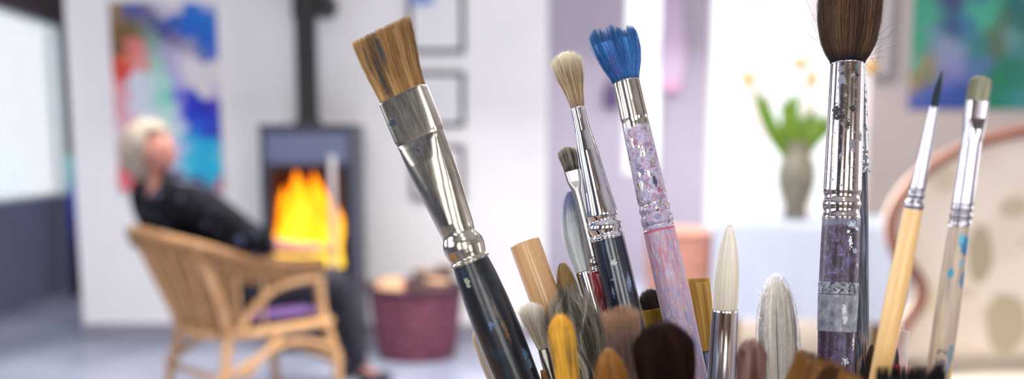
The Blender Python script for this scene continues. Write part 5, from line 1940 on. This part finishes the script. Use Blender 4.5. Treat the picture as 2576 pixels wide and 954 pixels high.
pw = pillow('seat_cushion', UPH.m, 0.47, 0.36, 0.09, hc, 18, 0.3)
pw.location = (0, -0.28, 0.24)
g = G()
tube(g, [(0.45 * math.cos(a), -0.28 + 0.34 * math.sin(a), 0.155) for a in np.linspace(0, 2 * np.pi, 25)], 0.022, 10, 2, cap=False)
g.build('seat_frame', RIM, hc)
for sx in (-1, 1):
    for y0, y1 in ((-0.50, -0.56), (-0.06, 0.0)):
        g = G()
        tube(g, [(sx * 0.36, y0, 0.155), (sx * 0.38, (y0 + y1) / 2, 0.08), (sx * 0.42, y1, 0.0)], 0.02, 10)
        g.build('leg', RIM, hc)
g = G()
for s in (-1, 1):
    g = G()
    tube(g, [(s * abs(full[0][0]) * .98, -0.02, full[0][2] + .02), (s * 0.44, -0.20, 0.155)], 0.018, 10, 0)
    g.build('brace', RIM, hc)


# ------------------------------------------------------------------ draped table with vase of tulips
YT = 5.0
tx0, tx1 = PY(1792, 700, YT).x, PY(2262, 700, YT).x
zt_ = PY(2000, 560, YT).z
tl = empty('side_table', (PY(2027, 700, YT + 0.34).x, YT + 0.34, 0), -0.27)
tag(tl, 'table hidden under the pale cloth, carrying the grey vase', 'table')
TW = tx1 - tx0
g = G()
box(g, -TW / 2 + 0.012, TW / 2 - 0.012, -0.335, 0.335, zt_ - 0.035, zt_ - 0.006)
g.build('tabletop', wood, tl, False)
for sx in (-1, 1):
    for sy in (-1, 1):
        g = G()
        box(g, sx * (TW / 2 - .09) - .025, sx * (TW / 2 - .09) + .025, sy * 0.27 - .025, sy * 0.27 + .025, 0.012, zt_ - 0.035)
        g.build('leg', wood, tl, False)
zb_ = PY(2000, 806, YT).z
CL = plain('pale blue white tablecloth', (176, 181, 196), 0.9, var=0.012, s=4)
g = G()
nx_, V, Q = 160, [], []
per = []
a, c = TW / 2, 0.345
for i in range(nx_):
    u = i / nx_ * 4
    k, f_ = int(u), u - int(u)
    P0 = [(-a, -c), (a, -c), (a, c), (-a, c)]
    p0, p1 = P0[k], P0[(k + 1) % 4]
    per.append((p0[0] * (1 - f_) + p1[0] * f_, p0[1] * (1 - f_) + p1[1] * f_))
nz_ = 14
for j in range(nz_ + 1):
    t_ = j / nz_
    for i, (x, y) in enumerate(per):
        w_ = 1 + (0.018 * t_ * (1 + math.sin(i * 0.55) + .5 * math.sin(i * 1.27)))
        V.append((x * w_, y * w_ * (1 + .01 * t_), zt_ - (zt_ - zb_) * t_))
for j in range(nz_):
    for i in range(nx_):
        Q.append((j * nx_ + i, (j + 1) * nx_ + i, (j + 1) * nx_ + (i + 1) % nx_, j * nx_ + (i + 1) % nx_))
g.add(V, Q, poly=[list(range(nx_))])
cl = g.build('tablecloth', CL, None)
cl.location = tl.location
cl.rotation_euler = tl.rotation_euler
tag(cl, 'plain pale blue white cloth hanging down all sides of the vase table', 'tablecloth')

YV = 5.22
vx = PY(2004, 450, YV).x
vz0 = zt_
vs = empty('vase', (vx, YV, vz0))
tag(vs, 'grey green stoneware vase with narrow neck on the draped table', 'vase')
k_ = YV / F * 1.1
zz = lambda py: PY(2004, py, YV).z - vz0
prof = [(0.0, 24), (0.004, 27), (zz(520), 26), (zz(500), 31), (zz(470), 40), (zz(440), 43), (zz(415), 39), (zz(395), 30), (zz(380), 25), (zz(366), 25), (zz(358), 29), (zz(357), 27), (zz(366), 22), (zz(395), 26), (zz(440), 38), (zz(500), 26), (0.01, 18)]
g = G()
loft(g, [(z, w * k_, w * k_, 2, 0, 0) for z, w in prof], 40, dense=False)
g.build('body', plain('grey green glaze', (112, 106, 90), 0.4, var=0.12, s=14), vs)
GREEN = plain('tulip leaf', (98, 132, 18), 0.5, var=0.12, s=12, Transmission_Weight=0.0)
STEM = plain('tulip stem', (120, 165, 70), 0.5)
YEL = plain('yellow petal', (228, 170, 20), 0.5, var=0.08, s=12)
PALE = plain('dry pinkish twig', (222, 190, 176), 0.7, var=0.06, s=12)


def vp(px, py, dy=0.0):
    p = PY(px, py, YV + dy)
    return Vector((p.x, YV + dy, p.z))


def blade(g, p0, p1, p2, w, nseg=10, tw=0.3):
    V, Q = [], []
    for i in range(nseg + 1):
        t_ = i / nseg
        p = (1 - t_) ** 2 * p0 + 2 * t_ * (1 - t_) * p1 + t_ ** 2 * p2
        d = (2 * (1 - t_) * (p1 - p0) + 2 * t_ * (p2 - p1)).normalized()
        s = d.cross(Vector((math.sin(tw), 1, 0))).normalized()
        ww = w * math.sin(math.pi * min(0.98, 0.12 + 0.86 * t_)) ** 0.7
        n_ = s.cross(d)
        V += [tuple(p - s * ww), tuple(p + n_ * ww * 0.35), tuple(p + s * ww)]
    for i in range(nseg):
        a = i * 3
        Q += [(a, a + 3, a + 4, a + 1), (a + 1, a + 4, a + 5, a + 2)]
    g.add(V, Q)


neck = Vector((vx, YV, vz0 + zz(370)))
TUL = [((1884, 205), -0.05, 'yellow tulip bending furthest left out of the vase'), ((2010, 165), 0.03, 'yellow tulip standing highest above the vase'), ((2042, 205), -0.03, 'small yellow tulip right beside the highest one'),
       ((2186, 172), 0.02, 'yellow tulip leaning far right, just beside the largest brush')]
for k, ((hx, hy), dy, lab) in enumerate(TUL):
    root = empty('tulip', neck)
    tag(root, lab, 'flower', 'tulips in the grey green vase')
    top = vp(hx, hy, dy)
    mid = (neck + top) / 2 + Vector((-(top.x - neck.x) * 0.22, 0, 0.06))
    if k == 0:
        mid = vp(1925, 300, dy)
    g = G()
    base = neck - Vector((0, 0, 0.2)) + Vector((0.006 * (k - 1.5), 0.004 * ((k * 7) % 3 - 1), 0))
    tube(g, [base - neck, Vector((0.008 * (k - 1.5), 0, 0)), mid - neck, top - neck], 0.004, 8, 8)
    g.build('stem', STEM, root)
    g = G()
    L_b, r = 0.065, 0.024
    ax = (top - mid).normalized()
    q = ax.to_track_quat('Z', 'Y').to_matrix().to_4x4()
    for pq in range(6):
        an = pq * math.pi / 3
        V, Q = [], []
        for i in range(9):
            t_ = i / 8
            rr = r * (0.25 + 1.05 * math.sin(math.pi * (0.1 + 0.72 * t_))) * (1 - 0.25 * t_ ** 3) * (1 if pq % 2 else 0.93)
            for j in (-1, -.5, 0, .5, 1):
                a2 = an + j * 0.62 * math.sin(math.pi * min(0.97, 0.2 + .78 * t_))
                V.append((rr * math.cos(a2), rr * math.sin(a2), L_b * t_))
        for i in range(8):
            for j in range(4):
                a = i * 5 + j
                Q.append((a, a + 1, a + 6, a + 5))
        g.add(V, Q)
    M_ = Matrix.Translation(top - neck - ax * 0.02) @ q
    g.xf(M_)
    o = g.build('bloom', YEL, root)
    o.modifiers.new('thick', 'SOLIDIFY').thickness = 0.0015
    g = G()
    if k == 0:
        blade(g, Vector((0, 0, -0.1)), vp(1935, 330) - neck, vp(1898, 225) - neck, 0.040)
        blade(g, Vector((0, 0, -0.1)), vp(1925, 300) - neck, vp(1925, 240) - neck, 0.036, tw=-.6)
    elif k == 1:
        blade(g, Vector((0, 0, -0.1)), vp(1975, 300) - neck, vp(1998, 236) - neck, 0.05)
        blade(g, Vector((0, .01, -0.1)), vp(2015, 320) - neck, vp(1962, 262) - neck, 0.046, tw=.9)
    elif k == 2:
        blade(g, Vector((0, 0, -0.1)), vp(2035, 330) - neck, vp(2090, 285) - neck, 0.044)
        blade(g, Vector((0, -.01, -0.1)), vp(2020, 330) - neck, vp(2052, 270) - neck, 0.05, tw=-.5)
        blade(g, Vector((0, -.01, -0.1)), vp(2000, 330) - neck, vp(1985, 285) - neck, 0.05, tw=.2)
    else:
        blade(g, Vector((0.01, 0, -0.1)), vp(2060, 320) - neck, vp(2130, 300) - neck, 0.026)
    o = g.build('leaf', GREEN, root)
    o.modifiers.new('thick', 'SOLIDIFY').thickness = 0.0012
for k, (a, c, lab) in enumerate((((1935, 300), (1985, 10), 'bare pale pink twig curving up on the left in the vase'), ((2030, 200), (2048, -60), 'straight pale pink twig rising from the vase beside the largest brush'))):
    root = empty('twig', neck)
    tag(root, lab, 'twig')
    g = G()
    tube(g, [(0.004 * (k * 2 - 1), 0.006, -0.2), (0, 0.006, 0), vp(*a, .04) - neck, vp(*c, .06) - neck], [0.004, .005, 0.005, 0.003], 8, 8)
    e_ = vp(*c, .06) - neck
    m_ = vp(*a, .04) - neck
    for f_ in (0.3, 0.5, 0.7, 0.85):
        p = m_.lerp(e_, f_)
        tube(g, [p, p + Vector((0.03 * (1 if f_ * 10 % 2 > 1 else -1), 0, 0.05)), p + Vector((0.045 * (1 if f_ * 10 % 2 > 1 else -1), 0, 0.12))], [0.003, .0025, .0015], 6, 4)
    g.build('branch', PALE, root)

# pale pink curtain in front of the wide far window
for k, (xa, xb) in enumerate(((1862, 1932), (2022, 2058))):
    A, B_ = PY(xa, 300, YB - 0.12), PY(xb, 300, YB - 0.12)
    W = B_.x - A.x
    g = G()
    V, Q = [], []
    nn = 60
    for j in range(9):
        z = 0.35 + (2.62 - 0.35) * j / 8
        for i in range(nn + 1):
            V.append((W * i / nn, 0.03 * math.sin(i / nn * W * 55) * (0.7 + .3 * math.cos(j)), z))
    for j in range(8):
        for i in range(nn):
            a = j * (nn + 1) + i
            Q.append((a, a + 1, a + nn + 2, a + nn + 1))
    g.add(V, Q)
    cm = MT('sheer pale pink voile %d' % k, C(246, 222, 216), 0.9)
    tr = cm.N.new('ShaderNodeBsdfTransparent')
    tl_ = cm.N.new('ShaderNodeBsdfTranslucent')
    tl_.inputs['Color'].default_value = C(250, 226, 218)
    m1_ = cm.N.new('ShaderNodeMixShader')
    m2_ = cm.N.new('ShaderNodeMixShader')
    m1_.inputs[0].default_value = 0.5
    m2_.inputs[0].default_value = 0.35
    cm.L.new(cm.b.outputs[0], m1_.inputs[1])
    cm.L.new(tl_.outputs[0], m1_.inputs[2])
    cm.L.new(m1_.outputs[0], m2_.inputs[1])
    cm.L.new(tr.outputs[0], m2_.inputs[2])
    cm.L.new(m2_.outputs[0], cm.N['Material Output'].inputs[0])
    cr = g.build('curtain', cm.m, None)
    cr.location = (A.x, YB - 0.10, 0)
    tag(cr, ['sheer pale pink curtain strip left of the vase at the wide far window', 'narrow sheer pale pink curtain strip behind the vase at the wide far window'][k], 'curtain')
g = G()
ra, rb = PY(1770, 0, YB).x, PY(2176, 0, YB).x
tube(g, [(ra, YB - 0.10, 2.64), (rb, YB - 0.10, 2.64)], 0.012, 10, 0)
rd = g.build('curtain_rail', WHITEP, None)
tag(rd, 'thin white curtain rail above the wide far window', 'curtain rail')

# terracotta woven basket chest between the rooms
Yh = 5.7
hx0, hx1 = PY(1640, 700, Yh).x, PY(1800, 700, Yh).x
hz = PY(1700, 578, Yh).z
hm_ = empty('woven_hamper', ((hx0 + hx1) / 2, Yh + 0.2, 0))
tag(hm_, 'tall terracotta pink woven hamper left of the draped table', 'hamper')
mt_ = MT('terracotta wicker', C(214, 150, 126), 0.8)
n = mt_.noise((6, 6, 40), s=1.0, detail=3)
mt_.set('Base Color', mt_.ramp(n, [(0.35, C(196, 128, 104)), (0.65, C(226, 166, 144))]))
mt_.bump(n, 0.5, 0.01)
g = G()
hw = (hx1 - hx0) / 2
S = []
for i in range(31):
    t_ = i / 30
    S.append((hz * 0.93 * t_, hw * (0.93 + .05 * t_) + .003 * (i % 2), 0.19 * (0.93 + .05 * t_) + .003 * (i % 2), 5, 0, 0))
loft(g, S, 60, dense=False)
g.build('body', mt_.m, hm_)
g = G()
loft(g, [(hz * .93, hw * 1.0, .195, 5, 0, 0), (hz * .965, hw * 1.01, .198, 5, 0, 0), (hz * .97, hw * .96, .185, 5, 0, 0), (hz, hw * .6, .12, 4, 0, 0)], 60, dense=False)
g.build('lid', mt_.m, hm_)

# small things on the lilac wall
g = G()
p = PY(1540, 238, YB - 0.03)
pou = empty('hanging_pouch', (p.x, YB, p.z - 0.12))
tag(pou, 'small dark purple pouch hanging on the lilac wall left of the narrow window', 'pouch')
g = G()
loft(g, [(0, .03, .012, 3, 0, -.04), (.03, .07, .03, 3, 0, -.04), (.14, .075, .032, 3, 0, -.04), (.2, .05, .022, 3, 0, -.035), (.22, .055, .02, 3, 0, -.035)], 24, dense=False)
g.build('bag', plain('dark purple cloth', (92, 72, 112), 0.8, var=0.1), pou)
g = G()
tube(g, [(-.04, -.035, .21), (0, -.02, .30), (.04, -.035, .21)], 0.005, 8)
tube(g, [(0, -.025, .30), (0, 0.0, .30)], 0.006, 8, 0)
g.build('strap', plain('dark strap', (70, 55, 85), 0.8), pou)
p = PY(1688, 110, YB)
sc_ = empty('hanging_scarf', (p.x, YB, 0))
tag(sc_, 'pale lilac pink scarf hanging on the wall right of the narrow window', 'scarf')
g = G()
za, zb2 = PY(1688, 215, YB).z, 2.55
V, Q = [], []
for j in range(13):
    t_ = j / 12
    for i in range(13):
        u = i / 12 * 2 - 1
        V.append((u * (0.10 + 0.02 * math.sin(t_ * 5)), -0.045 + 0.02 * math.sin(u * 9 + t_ * 2), za + (zb2 - za) * t_))
for j in range(12):
    for i in range(12):
        a = j * 13 + i
        Q.append((a, a + 1, a + 14, a + 13))
g.add(V, Q)
o = g.build('cloth', plain('lilac cotton', (212, 194, 218), 0.9, var=0.03), sc_)
o.modifiers.new('thick', 'SOLIDIFY').thickness = 0.004
g = G()
for kx in (-.05, 0.0, .05):
    loft(g, [(za - .07, .004, .004, 2, kx, -.045), (za - .04, .035, .03, 2, kx, -.045), (za, .03, .025, 2, kx, -.045), (za + .04, .02, .02, 2, kx, -.045)], 14, dense=False)
g.build('tassel', plain('pink wool tassel', (230, 178, 208), 0.9), sc_)
g = G()
tube(g, [(0, 0, 2.53), (0, -0.06, 2.53), (0, -.07, 2.56)], 0.006, 8, 2)
g.build('hook', NICKEL, sc_)

# ------------------------------------------------------------------ light
wd = bpy.data.worlds.new('overcast')
SC.world = wd
wd.use_nodes = True
bg = wd.node_tree.nodes['Background']
bg.inputs[0].default_value = (0.90, 0.95, 1.0, 1)
bg.inputs[1].default_value = 1.2

# unseen round ceiling lamps, added for light above and behind the camera
for k, (x, y) in enumerate(((-1.6, 1.4), (1.6, 1.4), (0.0, -1.4))):
    lp = empty('ceiling_lamp', (x, y, ZC))
    tag(lp, ['flat round ceiling lamp above the left of the work table', 'flat round ceiling lamp above the right of the work table', 'flat round ceiling lamp behind the work table'][k], 'ceiling lamp', 'ceiling lamps')
    g = G()
    loft(g, [(0, .24, .24, 2, 0, 0), (-.05, .24, .24, 2, 0, 0), (-.055, .22, .22, 2, 0, 0)], 40, dense=False)
    g.build('housing', WHITEP, lp)
    ld = bpy.data.lights.new('ceiling_light', 'AREA')
    ld.shape = 'DISK'
    ld.size = 0.4
    ld.energy = 12
    ld.color = (1, 0.96, 0.9)
    lo = bpy.data.objects.new('ceiling_light', ld)
    COL.objects.link(lo)
    lo.location = (x, y, ZC - 0.06)

SC.view_settings.view_transform = 'Standard'
SC.view_settings.look = 'None'
SC.view_settings.gamma = 1
SC.view_settings.exposure = 0.46
SC.view_settings.use_curve_mapping = False
SC.cycles.use_denoising = True
SC.cycles.max_bounces = 10
SC.cycles.diffuse_bounces = 5
SC.cycles.glossy_bounces = 5
SC.cycles.transparent_max_bounces = 24
SC.cycles.transmission_bounces = 6
SC.cycles.caustics_reflective = False
SC.cycles.caustics_refractive = False
SC.cycles.sample_clamp_indirect = 6.0
